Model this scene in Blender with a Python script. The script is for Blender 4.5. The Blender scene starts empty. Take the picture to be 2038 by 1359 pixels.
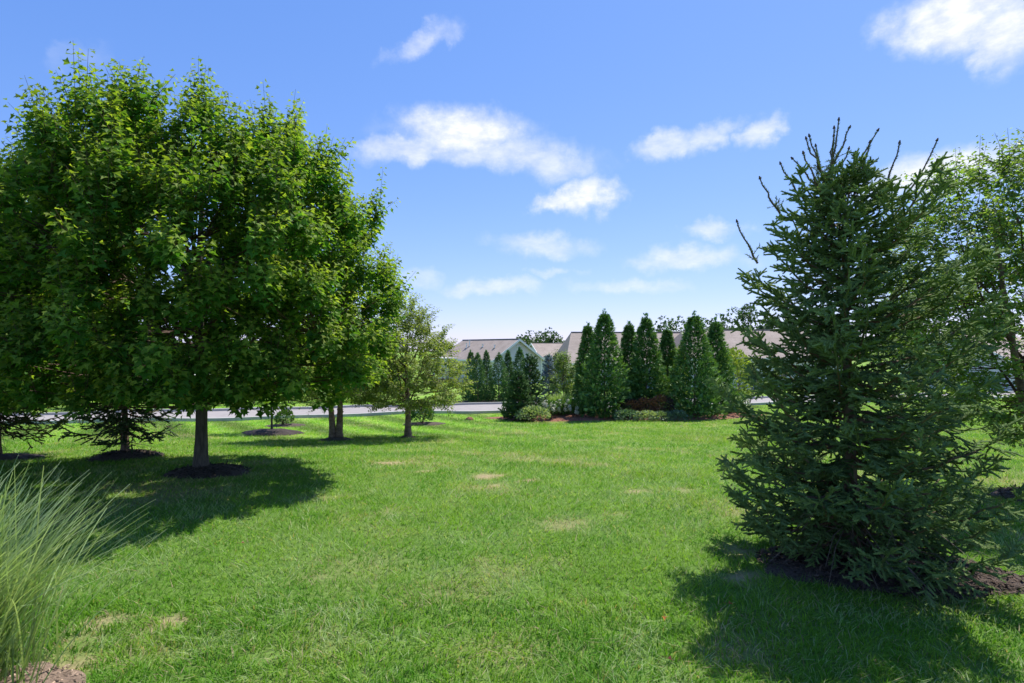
import bpy, math, zlib
import numpy as np
from mathutils import Vector

PI = math.pi
RAD = math.radians
rng = np.random.default_rng(11)
scn = bpy.context.scene
COL = scn.collection

# ------------------------------------------------------------------ camera
F = 1132.0            # focal length in photo pixels (20 mm on a 36 mm frame, 2038 px wide)
CX, HY = 1019.0, 690.0
CAMZ = 1.6
cam_d = bpy.data.cameras.new("camera")
cam_d.lens = 20.0
cam_d.sensor_width = 36.0
cam_d.shift_y = 10.5 / 2038.0
cam_d.clip_start = 0.05
cam_d.clip_end = 3000.0
cam = bpy.data.objects.new("camera", cam_d)
COL.objects.link(cam)
cam.location = (0, 0, CAMZ)
cam.rotation_euler = (PI / 2, 0, 0)
scn.camera = cam

# ------------------------------------------------------------------ light
SUN_AZ = RAD(40)      # to the right of straight ahead
SUN_EL = RAD(60)
world = bpy.data.worlds.new("World")
scn.world = world
world.use_nodes = True
wt = world.node_tree
wt.nodes.clear()


def nd(tree, kind, **kw):
    n = tree.nodes.new(kind)
    for k, v in kw.items():
        if k == "inp":
            for i, val in v.items():
                n.inputs[i].default_value = val
        else:
            setattr(n, k, v)
    return n


def lk(tree, a, b):
    tree.links.new(a, b)


def mth(tree, op, a, b=None, c=None, clamp=False):
    n = tree.nodes.new("ShaderNodeMath")
    n.operation = op
    n.use_clamp = clamp
    for i, v in enumerate((a, b, c)):
        if v is None:
            continue
        if isinstance(v, (int, float)):
            n.inputs[i].default_value = v
        else:
            tree.links.new(v, n.inputs[i])
    return n.outputs[0]


SKY_STRENGTH = 0.090
out = nd(wt, "ShaderNodeOutputWorld")
bg = nd(wt, "ShaderNodeBackground", inp={1: SKY_STRENGTH})
lk(wt, bg.outputs[0], out.inputs[0])
sky = nd(wt, "ShaderNodeTexSky")
sky.sky_type = "NISHITA"
sky.sun_disc = False
sky.sun_elevation = SUN_EL
sky.sun_rotation = SUN_AZ
sky.air_density = 1.0
sky.dust_density = 0.6
sky.ozone_density = 1.0
sky.altitude = 1500.0
tc = nd(wt, "ShaderNodeTexCoord")
sep = nd(wt, "ShaderNodeSeparateXYZ")
lk(wt, tc.outputs["Generated"], sep.inputs[0])
az = mth(wt, "ARCTAN2", sep.outputs[0], sep.outputs[1])
el = mth(wt, "ARCSINE", sep.outputs[2])
azel = nd(wt, "ShaderNodeCombineXYZ")
lk(wt, az, azel.inputs[0])
lk(wt, el, azel.inputs[1])
warp = nd(wt, "ShaderNodeTexNoise", inp={"Scale": 16.0, "Detail": 7.0, "Roughness": 0.6})
lk(wt, tc.outputs["Generated"], warp.inputs["Vector"])
wsub = nd(wt, "ShaderNodeVectorMath", operation="SUBTRACT", inp={1: (0.5, 0.5, 0.5)})
lk(wt, warp.outputs["Color"], wsub.inputs[0])
wsc = nd(wt, "ShaderNodeVectorMath", operation="MULTIPLY", inp={1: (0.16, 0.07, 0.0)})
lk(wt, wsub.outputs[0], wsc.inputs[0])
wadd = nd(wt, "ShaderNodeVectorMath", operation="ADD")
lk(wt, azel.outputs[0], wadd.inputs[0])
lk(wt, wsc.outputs[0], wadd.inputs[1])
# cloud banks: azimuth, elevation, half-widths, tilt, opacity. Those in view follow the photograph,
# the others carry the same fair-weather sky on round the horizon.
clouds = []
for (px, py, hw, hh, rot, op) in [
        (925, 262, 125, 40, 0, 1.0), (815, 292, 105, 24, 14, .65), (985, 300, 200, 30, -6, .62), (1090, 318, 95, 36, -12, .6),
        (1330, 292, 75, 22, 10, .62), (1420, 272, 75, 22, 18, .55), (1522, 258, 50, 24, 20, .62),
        (1170, 392, 62, 34, 0, .95), (1115, 400, 60, 18, 8, .85), (835, 82, 75, 22, 22, .5),
        (1900, 38, 150, 55, -6, 1.0), (2010, 62, 90, 60, 0, .9), (1080, 488, 105, 24, -4, .5), (1375, 512, 120, 24, 0, .6),
        (985, 571, 95, 17, 0, .5), (1255, 572, 120, 15, 0, .4), (1425, 455, 70, 18, 0, .5), (1850, 352, 210, 42, 3, .9),
        (835, 553, 60, 18, 0, .3), (160, 112, 70, 20, 25, .10), (1100, 545, 50, 10, 0, .35)]:
    u, v = (px - CX) / F, (HY - py) / F
    c = math.cos(math.atan(u))
    clouds.append((math.atan(u), math.atan(v * c), hw / F * c * c, hh / F * c, rot, op))
crng = np.random.default_rng(5)
for i in range(22):
    a = 0.85 + (2 * PI - 1.7) * (i + crng.uniform(0, .8)) / 22.0
    if a > PI:
        a -= 2 * PI
    clouds.append((a, crng.uniform(.08, .62), crng.uniform(.06, .17), crng.uniform(.015, .045), crng.uniform(-12, 14), crng.uniform(.4, 1)))
acc = None
for (a, e, w, h, rot, op) in clouds:
    mp = nd(wt, "ShaderNodeMapping", vector_type="TEXTURE",
            inp={"Location": (a, e, 0), "Rotation": (0, 0, RAD(rot)), "Scale": (w * 1.32, h * 1.42, 1)})
    lk(wt, wadd.outputs[0], mp.inputs[0])
    ln = nd(wt, "ShaderNodeVectorMath", operation="LENGTH")
    lk(wt, mp.outputs[0], ln.inputs[0])
    mr = nd(wt, "ShaderNodeMapRange", interpolation_type="SMOOTHSTEP", inp={1: 1.0, 2: 0.16, 3: 0.0, 4: op * .94})
    lk(wt, ln.outputs[1], mr.inputs[0])
    acc = mr.outputs[0] if acc is None else mth(wt, "MAXIMUM", acc, mr.outputs[0])
fine = nd(wt, "ShaderNodeTexNoise", inp={"Scale": 30.0, "Detail": 7.0, "Roughness": 0.62})
fsc = nd(wt, "ShaderNodeVectorMath", operation="MULTIPLY", inp={1: (1.0, 1.0, 2.2)})
lk(wt, tc.outputs["Generated"], fsc.inputs[0])
lk(wt, fsc.outputs[0], fine.inputs["Vector"])
dens = mth(wt, "MULTIPLY", acc, mth(wt, "ADD", 0.45, mth(wt, "MULTIPLY", fine.outputs[0], 1.05)), clamp=True)
# one colour grade for the whole sky: pale towards the horizon, clear blue above
sps = nd(wt, "ShaderNodeSeparateColor")
lk(wt, sky.outputs[0], sps.inputs[0])
cmb = nd(wt, "ShaderNodeCombineColor")
for ch, (pw, gn) in enumerate([(.92, .53), (.68, .86), (.44, 1.98)]):
    lk(wt, mth(wt, "MULTIPLY", mth(wt, "POWER", sps.outputs[ch], pw), gn), cmb.inputs[ch])
cm = nd(wt, "ShaderNodeMix", data_type="RGBA")
lk(wt, dens, cm.inputs[0])
lk(wt, cmb.outputs[0], cm.inputs[6])
cshade = nd(wt, "ShaderNodeMix", data_type="RGBA")
lk(wt, fine.outputs[0], cshade.inputs[0])
cshade.inputs[6].default_value = (3.3, 3.45, 3.8, 1)
cshade.inputs[7].default_value = (4.9, 4.9, 4.9, 1)
lk(wt, cshade.outputs[2], cm.inputs[7])
lk(wt, cm.outputs[2], bg.inputs[0])

sun_d = bpy.data.lights.new("sun", "SUN")
sun_d.energy = 2.55
sun_d.angle = RAD(0.53)
sun_d.color = (1.0, 0.955, 0.88)
sun = bpy.data.objects.new("sun", sun_d)
COL.objects.link(sun)
sdir = Vector((math.sin(SUN_AZ) * math.cos(SUN_EL), math.cos(SUN_AZ) * math.cos(SUN_EL), math.sin(SUN_EL)))
sun.rotation_euler = sdir.to_track_quat("Z", "Y").to_euler()
sun.location = (20, 20, 30)

scn.view_settings.view_transform = "Standard"
scn.view_settings.look = "None"
scn.view_settings.exposure = 1.5
scn.view_settings.gamma = 1.0
scn.cycles.max_bounces = 8
scn.cycles.diffuse_bounces = 5
scn.cycles.glossy_bounces = 2
scn.cycles.transmission_bounces = 4
scn.cycles.transparent_max_bounces = 4
scn.cycles.caustics_reflective = False
scn.cycles.caustics_refractive = False


# ------------------------------------------------------------------ helpers
def PX(px, d):
    return (px - CX) / F * d


def PZ(py, d):
    return CAMZ - (py - HY) / F * d


_td = np.array([-60, 0, 5, 8, 12, 16, 20, 25, 30, 45, 60, 120, 400, 900], float)
_tz = np.array([.1, 0, -.01, -.10, -.42, -.78, -1.05, -1.25, -1.40, -1.95, -2.40, -3.2, -4.5, -5.5], float)
_fd = np.linspace(-60, 900, 9601)
_fz = np.interp(_fd, _td, _tz)
_k = np.hanning(25)
_fz = np.convolve(np.pad(_fz, 12, mode="edge"), _k / _k.sum(), mode="valid")


def tz(x, y):
    x = np.asarray(x, float)
    y = np.asarray(y, float)
    z = np.interp(y, _fd, _fz)
    fade = np.clip((y - 5) / 6, 0, 1) * np.clip((200 - y) / 100, 0, 1)
    z = z + fade * (0.035 * np.sin(x * .55 + .7) * np.cos(y * .42) + 0.02 * np.sin(x * 1.1 + y * .8))
    return z


_tab = rng.random((256, 256))


def vnoise(x, y, s):
    x = np.asarray(x) / s + 57.3
    y = np.asarray(y) / s + 91.7
    xi, yi = np.floor(x).astype(int), np.floor(y).astype(int)
    fx, fy = x - xi, y - yi
    fx, fy = fx * fx * (3 - 2 * fx), fy * fy * (3 - 2 * fy)
    g = lambda a, b: _tab[a & 255, b & 255]
    return (g(xi, yi) * (1 - fx) + g(xi + 1, yi) * fx) * (1 - fy) + (g(xi, yi + 1) * (1 - fx) + g(xi + 1, yi + 1) * fx) * fy


def fbm(x, y, s):
    return (vnoise(x, y, s) + .5 * vnoise(x + 13, y + 7, s * .5) + .25 * vnoise(x + 31, y + 3, s * .25)) / 1.75


def unit(v):
    v = np.asarray(v, float)
    return v / np.maximum(np.linalg.norm(v, axis=-1, keepdims=True), 1e-9)


class MB:
    """collects triangles, builds ONE mesh object"""

    def __init__(s):
        s.v, s.f, s.c, s.m, s.n = [], [], [], [], 0

    def add(s, V, Fc, col=(.5, .5, .5), mat=0):
        V = np.asarray(V, np.float32).reshape(-1, 3)
        Fc = np.asarray(Fc, np.int32)
        if Fc.shape[1] == 4:
            Fc = np.concatenate([Fc[:, [0, 1, 2]], Fc[:, [0, 2, 3]]])
        col = np.asarray(col, np.float32)
        if col.ndim == 1:
            col = np.repeat(col[None], len(V), 0)
        s.v.append(V)
        s.f.append(Fc + s.n)
        s.c.append(col[:, :3])
        s.m.append(np.full(len(Fc), mat, np.int32))
        s.n += len(V)
        return s

    def mesh(s, name, mats, smooth=False):
        me = bpy.data.meshes.new(name)
        V = np.concatenate(s.v)
        Fc = np.concatenate(s.f)
        me.vertices.add(len(V))
        me.vertices.foreach_set("co", V.ravel())
        me.loops.add(len(Fc) * 3)
        me.loops.foreach_set("vertex_index", Fc.ravel())
        me.polygons.add(len(Fc))
        me.polygons.foreach_set("loop_start", np.arange(0, len(Fc) * 3, 3, dtype=np.int32))
        for m in (mats if isinstance(mats, (list, tuple)) else [mats]):
            me.materials.append(m)
        me.polygons.foreach_set("material_index", np.concatenate(s.m))
        me.polygons.foreach_set("use_smooth", np.full(len(Fc), bool(smooth)))
        at = me.color_attributes.new("Col", "FLOAT_COLOR", "POINT")
        c4 = np.ones((len(V), 4), np.float32)
        c4[:, :3] = np.concatenate(s.c)
        at.data.foreach_set("color", c4.ravel())
        me.update()
        me.validate()
        return me

    def obj(s, name, mats, parent=None, smooth=False, kind=None, label=None):
        o = bpy.data.objects.new(name, s.mesh(name, mats, smooth))
        COL.objects.link(o)
        if parent:
            o.parent = parent
        if kind:
            o["kind"] = kind
        if label:
            o["label"] = label
        return o


def thing(name, label, cat, loc=(0, 0, 0), rz=0.0, group=None):
    global rng
    rng = np.random.default_rng(zlib.crc32(label.encode()))     # every thing grows from its own seed
    o = bpy.data.objects.new(name, None)
    COL.objects.link(o)
    o.location = loc
    o.rotation_euler = (0, 0, rz)
    o.empty_display_size = .2
    return tag(o, label, cat, group)


def tag(o, label, cat=None, group=None, kind=None):
    o["label"] = label
    if cat:
        o["category"] = cat
    if group:
        o["group"] = group
    if kind:
        o["kind"] = kind
    return o


def box(mb, c, s, rz=0.0, col=(.5, .5, .5), mat=0):
    c = np.asarray(c, float)
    h = np.asarray(s, float) / 2
    V = np.array([[x, y, z] for x in (-1, 1) for y in (-1, 1) for z in (-1, 1)], float) * h
    ca, sa = math.cos(rz), math.sin(rz)
    V = V @ np.array([[ca, sa, 0], [-sa, ca, 0], [0, 0, 1]]) + c
    Fc = [[0, 1, 3, 2], [4, 6, 7, 5], [0, 4, 5, 1], [2, 3, 7, 6], [0, 2, 6, 4], [1, 5, 7, 3]]
    mb.add(V, Fc, col, mat)


def tube(mb, pts, rad, sides=7, col=(.5, .5, .5), mat=0, rough=0.0, cap=True):
    P = np.asarray(pts, float)
    n = len(P)
    r = np.broadcast_to(np.asarray(rad, float), (n,))
    T = unit(np.gradient(P, axis=0))
    ref = np.array([1.0, 0, 0]) if abs(T[0][0]) < .8 else np.array([0, 1.0, 0])
    A = unit(ref - (T @ ref)[:, None] * T)
    B = np.cross(T, A)
    th = np.arange(sides) * 2 * PI / sides
    ring = np.cos(th)[None, :, None] * A[:, None] + np.sin(th)[None, :, None] * B[:, None]
    rr = r[:, None, None] * (1 + rough * rng.uniform(-1, 1, (n, sides, 1)))
    V = (P[:, None] + ring * rr).reshape(-1, 3)
    i = np.arange(n - 1)[:, None] * sides
    j = np.arange(sides)[None]
    k = (j + 1) % sides
    Fc = np.stack([i + j, i + k, i + sides + k, i + sides + j], -1).reshape(-1, 4)
    mb.add(V, Fc, col, mat)
    if cap:
        mb.add(np.concatenate([V[-sides:], P[-1:] + T[-1:] * r[-1] * .5]),
               np.stack([np.arange(sides), (np.arange(sides) + 1) % sides, np.full(sides, sides)], -1), col, mat)


def prisms(mb, P0, P1, r0, r1, col, mat=0, sides=3):
    """many thin tapered twigs at once"""
    P0, P1 = np.asarray(P0, float), np.asarray(P1, float)
    N = len(P0)
    if N == 0:
        return
    T = unit(P1 - P0)
    ref = np.where(np.abs(T[:, 2:3]) < .9, np.array([[0, 0, 1.0]]), np.array([[1.0, 0, 0]]))
    A = unit(np.cross(T, ref))
    B = np.cross(T, A)
    th = np.arange(sides) * 2 * PI / sides
    ring = np.cos(th)[None, :, None] * A[:, None] + np.sin(th)[None, :, None] * B[:, None]
    r0 = np.broadcast_to(np.asarray(r0, float), (N,))[:, None, None]
    r1 = np.broadcast_to(np.asarray(r1, float), (N,))[:, None, None]
    V = np.concatenate([P0[:, None] + ring * r0, P1[:, None] + ring * r1], 1)
    j = np.arange(sides)
    k = (j + 1) % sides
    f = np.stack([j, k, k + sides, j + sides], -1)
    Fc = (f[None] + (np.arange(N) * 2 * sides)[:, None, None]).reshape(-1, 4)
    col = np.asarray(col, float)
    if col.ndim == 2:
        col = np.repeat(col, 2 * sides, 0)
    mb.add(V.reshape(-1, 3), Fc, col, mat)


def scatter(mb, TV, TF, P, S, tip, nrm, col, mat=0):
    """copies of a leaf template: base at P, length S along tip, face along nrm"""
    P = np.asarray(P, float)
    N = len(P)
    if N == 0:
        return
    Y = unit(tip)
    X = unit(np.cross(Y, nrm))
    Z = np.cross(X, Y)
    TV = np.asarray(TV, float)
    S = np.broadcast_to(np.asarray(S, float), (N,))[:, None, None]
    V = P[:, None] + S * (TV[None, :, 0:1] * X[:, None] + TV[None, :, 1:2] * Y[:, None] + TV[None, :, 2:3] * Z[:, None])
    Fc = (np.asarray(TF)[None] + (np.arange(N) * len(TV))[:, None, None]).reshape(-1, 3)
    col = np.asarray(col, float)
    if col.ndim == 2:
        col = np.repeat(col, len(TV), 0)
    mb.add(V.reshape(-1, 3), Fc, col, mat)


def lerp(a, b, t):
    t = np.asarray(t)[..., None]
    return np.asarray(a) * (1 - t) + np.asarray(b) * t


_mv = np.array([[0, 0], [.52, .46], [.17, .60], [0, 1.0], [-.17, .60], [-.52, .46]])
MAPLE = (np.column_stack([_mv, .30 * np.abs(_mv[:, 0]) - .22 * _mv[:, 1] ** 2]), np.array([[0, 1, 2], [0, 2, 3], [0, 3, 4], [0, 4, 5]]))
OVATE = (np.array([[0, 0, 0], [.30, .38, .07], [0, 1, -.12], [-.30, .38, .07]]), np.array([[0, 1, 2], [0, 2, 3]]))
SPRAY = (np.array([[0, 0, 0], [.16, .40, .05], [.34, .82, -.08], [.04, .62, .0], [.0, 1.0, -.10], [-.12, .45, .05],
                   [-.36, .78, -.08]]), np.array([[0, 1, 5], [1, 2, 3], [3, 4, 5], [5, 6, 0], [1, 3, 5]]))


# ------------------------------------------------------------------ materials
def mat_new(name):
    m = bpy.data.materials.new(name)
    m.use_nodes = True
    t = m.node_tree
    t.nodes.clear()
    o = t.nodes.new("ShaderNodeOutputMaterial")
    return m, t, o


def foliage(name, trans=.38, rough=.45, spec=.35, tint=(1.25, 1.35, .45)):
    m, t, o = mat_new(name)
    a = nd(t, "ShaderNodeAttribute", attribute_name="Col")
    b = nd(t, "ShaderNodeBsdfPrincipled", inp={"Roughness": rough, "Specular IOR Level": spec})
    lk(t, a.outputs[0], b.inputs["Base Color"])
    tr = nd(t, "ShaderNodeBsdfTranslucent")
    mx = nd(t, "ShaderNodeMix", data_type="RGBA", blend_type="MULTIPLY", inp={0: 1.0})
    mx.inputs[7].default_value = (*tint, 1)
    lk(t, a.outputs[0], mx.inputs[6])
    lk(t, mx.outputs[2], tr.inputs[0])
    ms = nd(t, "ShaderNodeMixShader", inp={0: trans})
    lk(t, b.outputs[0], ms.inputs[1])
    lk(t, tr.outputs[0], ms.inputs[2])
    lk(t, ms.outputs[0], o.inputs[0])
    return m


def rough_mat(name, c1, c2, scale=8.0, rough=.85, bump=.3, stretch=(1, 1, 1), attr=False, spec=.3, detail=6.0, bscale=None):
    m, t, o = mat_new(name)
    b = nd(t, "ShaderNodeBsdfPrincipled", inp={"Roughness": rough, "Specular IOR Level": spec})
    tcn = nd(t, "ShaderNodeTexCoord")
    mp = nd(t, "ShaderNodeMapping", inp={"Scale": stretch})
    lk(t, tcn.outputs["Object"], mp.inputs[0])
    n = nd(t, "ShaderNodeTexNoise", inp={"Scale": scale, "Detail": detail, "Roughness": .65})
    lk(t, mp.outputs[0], n.inputs["Vector"])
    r = nd(t, "ShaderNodeValToRGB")
    r.color_ramp.elements[0].position = .3
    r.color_ramp.elements[1].position = .7
    r.color_ramp.elements[0].color = (*c1, 1)
    r.color_ramp.elements[1].color = (*c2, 1)
    lk(t, n.outputs[0], r.inputs[0])
    src = r.outputs[0]
    if attr:
        a = nd(t, "ShaderNodeAttribute", attribute_name="Col")
        mx = nd(t, "ShaderNodeMix", data_type="RGBA", blend_type="MULTIPLY", inp={0: 1.0})
        lk(t, a.outputs[0], mx.inputs[6])
        lk(t, r.outputs[0], mx.inputs[7])
        src = mx.outputs[2]
    lk(t, src, b.inputs["Base Color"])
    n2 = nd(t, "ShaderNodeTexNoise", inp={"Scale": bscale or scale * 2.5, "Detail": 5.0, "Roughness": .6})
    lk(t, mp.outputs[0], n2.inputs["Vector"])
    bp = nd(t, "ShaderNodeBump", inp={"Strength": bump, "Distance": .02})
    lk(t, n2.outputs[0], bp.inputs["Height"])
    lk(t, bp.outputs[0], b.inputs["Normal"])
    lk(t, b.outputs[0], o.inputs[0])
    return m


def banded(name, c1, c2, period, depth, rough=.6, noise=30.0, gap=.12):
    """courses of clapboard or shingles along local z: fine relief on surfaces far away"""
    m, t, o = mat_new(name)
    b = nd(t, "ShaderNodeBsdfPrincipled", inp={"Roughness": rough, "Specular IOR Level": .25})
    tcn = nd(t, "ShaderNodeTexCoord")
    sp = nd(t, "ShaderNodeSeparateXYZ")
    lk(t, tcn.outputs["Object"], sp.inputs[0])
    fr = mth(t, "FRACT", mth(t, "DIVIDE", sp.outputs[2], period))
    n = nd(t, "ShaderNodeTexNoise", inp={"Scale": noise, "Detail": 5.0, "Roughness": .7})
    lk(t, tcn.outputs["Object"], n.inputs["Vector"])
    n3 = nd(t, "ShaderNodeTexNoise", inp={"Scale": 1.1, "Detail": 4.0, "Roughness": .6})
    lk(t, tcn.outputs["Object"], n3.inputs["Vector"])
    fac = mth(t, "ADD", mth(t, "MULTIPLY", n.outputs[0], .6), mth(t, "MULTIPLY", n3.outputs[0], .5))
    r = nd(t, "ShaderNodeValToRGB")
    r.color_ramp.elements[0].position = .35
    r.color_ramp.elements[1].position = .75
    r.color_ramp.elements[0].color = (*c1, 1)
    r.color_ramp.elements[1].color = (*c2, 1)
    lk(t, fac, r.inputs[0])
    lk(t, r.outputs[0], b.inputs["Base Color"])
    bp = nd(t, "ShaderNodeBump", inp={"Strength": 1.0, "Distance": depth})
    lk(t, mth(t, "SUBTRACT", 1.0, fr), bp.inputs["Height"])
    lk(t, bp.outputs[0], b.inputs["Normal"])
    lk(t, b.outputs[0], o.inputs[0])
    return m


def plain(name, c, rough=.5, spec=.4, metal=0.0):
    m, t, o = mat_new(name)
    b = nd(t, "ShaderNodeBsdfPrincipled", inp={"Roughness": rough, "Specular IOR Level": spec, "Metallic": metal})
    n = nd(t, "ShaderNodeTexNoise", inp={"Scale": 6.0, "Detail": 4.0})
    r = nd(t, "ShaderNodeValToRGB")
    r.color_ramp.elements[0].color = (*[x * .85 for x in c], 1)
    r.color_ramp.elements[1].color = (*c, 1)
    lk(t, n.outputs[0], r.inputs[0])
    lk(t, r.outputs[0], b.inputs["Base Color"])
    lk(t, b.outputs[0], o.inputs[0])
    return m


M = {}
M["maple_leaf"] = foliage("maple_leaf", .50, .6, .15)
M["birch_leaf"] = foliage("birch_leaf", .48, .5, .25)
M["needle"] = foliage("needle", .25, .75, .10, (1.1, 1.2, .6))
M["cedar"] = foliage("cedar", .22, .55, .25, (1.2, 1.3, .5))
M["shrub_leaf"] = foliage("shrub_leaf", .32, .5, .3)
M["grass"] = foliage("grass_blade", .45, .6, .15, (1.2, 1.3, .45))
M["tall_grass"] = foliage("tall_grass_blade", .35, .45, .35, (1.15, 1.2, .6))
M["petal"] = foliage("petal", .3, .6, .2, (1, 1, .9))
M["twig"] = rough_mat("twig_bark", (.75, .75, .75), (1.1, 1.1, 1.1), 30, .8, .2, attr=True)
M["maple_bark"] = rough_mat("maple_bark", (.045, .036, .027), (.16, .132, .10), 22, .9, .9, (1, 1, .22))
M["spruce_bark"] = rough_mat("spruce_bark", (.12, .085, .06), (.26, .19, .14), 30, .95, .8, (1, 1, .5))
M["birch_bark"] = rough_mat("birch_bark", (.10, .06, .04), (.38, .265, .19), 10, .85, .8, (1, 1, 1.6))
M["mulch_dark"] = rough_mat("mulch_dark", (.042, .031, .024), (.15, .112, .088), 45, .95, 1.0)
M["mulch_red"] = rough_mat("mulch_red", (.15, .062, .038), (.34, .16, .10), 30, .95, 1.0)
M["chip"] = rough_mat("mulch_chip", (.6, .6, .6), (1.3, 1.3, 1.3), 60, .9, .4, attr=True)
M["asphalt"] = rough_mat("street_asphalt", (.25, .225, .21), (.33, .30, .28), 3.0, .9, .12, bscale=90)
M["concrete"] = rough_mat("kerb_concrete", (.36, .35, .32), (.48, .47, .43), 5, .85, .15)
M["roof"] = banded("roof_shingle", (.23, .185, .152), (.39, .325, .275), .15, .012, .9, 9.0)
M["siding"] = banded("pale_siding", (.60, .585, .55), (.74, .72, .68), .13, .03, .6, 3.0)
M["siding_grey"] = banded("grey_siding", (.20, .22, .25), (.28, .30, .33), .13, .03, .6, 3.0)
M["white"] = plain("white_trim", (.80, .80, .79), .5)
M["glass"] = plain("window_glass", (.03, .04, .05), .08, .8)
M["deck"] = plain("deck_wood", (.20, .09, .06), .7)
M["metal"] = plain("vent_metal", (.75, .75, .74), .4)
M["dead_leaf"] = foliage("dead_leaf", .2, .6, .3, (1.1, .9, .6))

# ground: colour attribute carries turf / thatch / bare soil and painted mowing sheen, noise the fine grain
M["ground"] = rough_mat("lawn_ground", (.70, .70, .70), (1.25, 1.25, 1.25), 26, .95, .7, attr=True, spec=.1, bscale=40)

# ------------------------------------------------------------------ terrain, street, beds
ROAD_D = np.array([1.0, .345])
ROAD_D = ROAD_D / np.linalg.norm(ROAD_D)
ROAD_N = np.array([-ROAD_D[1], ROAD_D[0]])
ROAD_0 = np.array([-0.4, 24.5])      # a point on the near kerb line
ROAD_W = 4.7


def road_t(x, y):
    return (np.asarray(x) - ROAD_0[0]) * ROAD_N[0] + (np.asarray(y) - ROAD_0[1]) * ROAD_N[1]


# planting beds (centre x, y, half-sizes, tilt, mound height)
beds = {}


def gpt(px, py):
    """where the line of sight through a photo pixel meets the ground"""
    ds = np.concatenate([np.arange(1.5, 40, .01), np.arange(40, 200, .1)])
    z = tz(PX(px, ds), ds)
    i = np.argmax(PZ(py, ds) <= z)
    return PX(px, ds[i]), ds[i]


def bed(key, x, y, a, b, rot=0.0, h=.06):
    beds[key] = (x, y, a, b, RAD(rot), h)


def bed_q(key, x, y):
    bx, by, a, b, r, h = beds[key]
    dx, dy = np.asarray(x) - bx, np.asarray(y) - by
    u = (dx * math.cos(r) + dy * math.sin(r)) / a
    v = (-dx * math.sin(r) + dy * math.cos(r)) / b
    ang = np.arctan2(v, u)
    wob = 1 + .06 * np.sin(3 * ang + bx) + .05 * np.sin(5 * ang + by * 2) + .03 * np.sin(9 * ang)
    return np.sqrt(u * u + v * v) / wob


MAPLE_XY = (PX(400, 7.55), 7.55)
SPR_XY = (PX(1695, 4.2), 4.2)
SPR2_XY = (PX(249, 9.1), 9.1)
SPR3_XY = (PX(-6, 9.3), 9.3)
BIRCH_A = (PX(668, 13.0), 13.0)
BIRCH_B = (PX(812, 13.4), 13.4)
SAP_XY = (PX(541, 15.2), 15.2)
BIRCH_R = (PX(2062, 6.2), 6.2)
bed("maple", MAPLE_XY[0] + .12, MAPLE_XY[1] - .02, .50, .42, 0, .07)
bed("spruce", SPR_XY[0] + .16, SPR_XY[1] - .10, .84, .46, -12, .05)
bed("spruce2", *SPR2_XY, .52, .50, 0, .10)
bed("spruce3", SPR3_XY[0] + .1, SPR3_XY[1], .60, .45, 0, .06)
bed("birchA", *BIRCH_A, .38, .38, 0, .06)
bed("birchB", *BIRCH_B, .22, .22, 0, .03)
bed("sapling", SAP_XY[0], SAP_XY[1], .80, .66, 0, .13)
bed("roundA", PX(568, 18.0), 18.0, .62, .5, 0, .06)
bed("roundB", PX(845, 19.0), 19.0, .72, .5, 0, .06)
bed("stump", PX(935, 20.6), 20.6, .16, .15, 0, .10)
bed("birchR", BIRCH_R[0], BIRCH_R[1], .42, .40, 0, .05)
bed("island", 4.9, 22.3, 5.6, 1.75, 7, .16)
bed("fountain", -2.36, 2.55, .40, .30, 0, .02)
bed("rowbed", PX(985, 32.0), 32.4, 2.4, .8, 10, .05)


def bed_obj(key, label, mat, chips=0, chipcol=(.07, .05, .04), chipsize=.03, cat="mulch bed"):
    bx, by, a, b, r, h = beds[key]
    nr, na = 14, 56
    V, Fc = [], []
    rr = np.linspace(0, 1.04, nr)
    th = np.arange(na) * 2 * PI / na
    wob = 1 + .06 * np.sin(3 * th + bx) + .05 * np.sin(5 * th + by * 2) + .03 * np.sin(9 * th)
    U = rr[:, None] * np.cos(th) * a * wob
    W = rr[:, None] * np.sin(th) * b * wob
    X = bx + U * math.cos(r) - W * math.sin(r)
    Y = by + U * math.sin(r) + W * math.cos(r)
    hh = h * np.clip(1 - rr ** 2.4, 0, 1)[:, None]
    Z = tz(X, Y) + hh * (1 + .35 * (fbm(X, Y, .22) - .5)) + .016 * (vnoise(X, Y, .05) - .3) * (rr[:, None] < 1) + np.where(rr[:, None] > 1, -.03, .012)
    V = np.stack([X, Y, Z], -1).reshape(-1, 3)
    i = np.arange(nr - 1)[:, None] * na
    j = np.arange(na)[None]
    k = (j + 1) % na
    Fc = np.stack([i + j, i + na + j, i + na + k, i + k], -1).reshape(-1, 4)
    mb = MB().add(V, Fc)
    o = mb.obj("mulch_bed", mat, smooth=True)
    tag(o, label, kind="structure")
    if chips:
        q = np.sqrt(rng.random(chips)) * 1.0
        t = rng.random(chips) * 2 * PI
        u, w = q * np.cos(t) * a, q * np.sin(t) * b
        x = bx + u * math.cos(r) - w * math.sin(r)
        y = by + u * math.sin(r) + w * math.cos(r)
        z = tz(x, y) + h * np.clip(1 - q ** 2.4, 0, 1) + .022
        tip = np.column_stack([rng.normal(size=(chips, 2)), rng.normal(0, .25, chips)])
        nrm = np.column_stack([rng.normal(0, .5, (chips, 2)), np.ones(chips)])
        TV = np.array([[-.18, 0, 0], [.18, 0, 0], [.14, 1, .05], [-.14, 1, .05], [0, .5, .14]])
        TF = np.array([[0, 1, 4], [1, 2, 4], [2, 3, 4], [3, 0, 4]])
        c = np.asarray(chipcol) * rng.uniform(.5, 1.9, (chips, 1))
        mc = MB()
        scatter(mc, TV, TF, np.column_stack([x, y, z]), rng.uniform(.5, 1.5, chips) * chipsize, tip, nrm, c)
        mc.obj("mulch_chips", M["chip"], o, kind="stuff")
    return o


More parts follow.
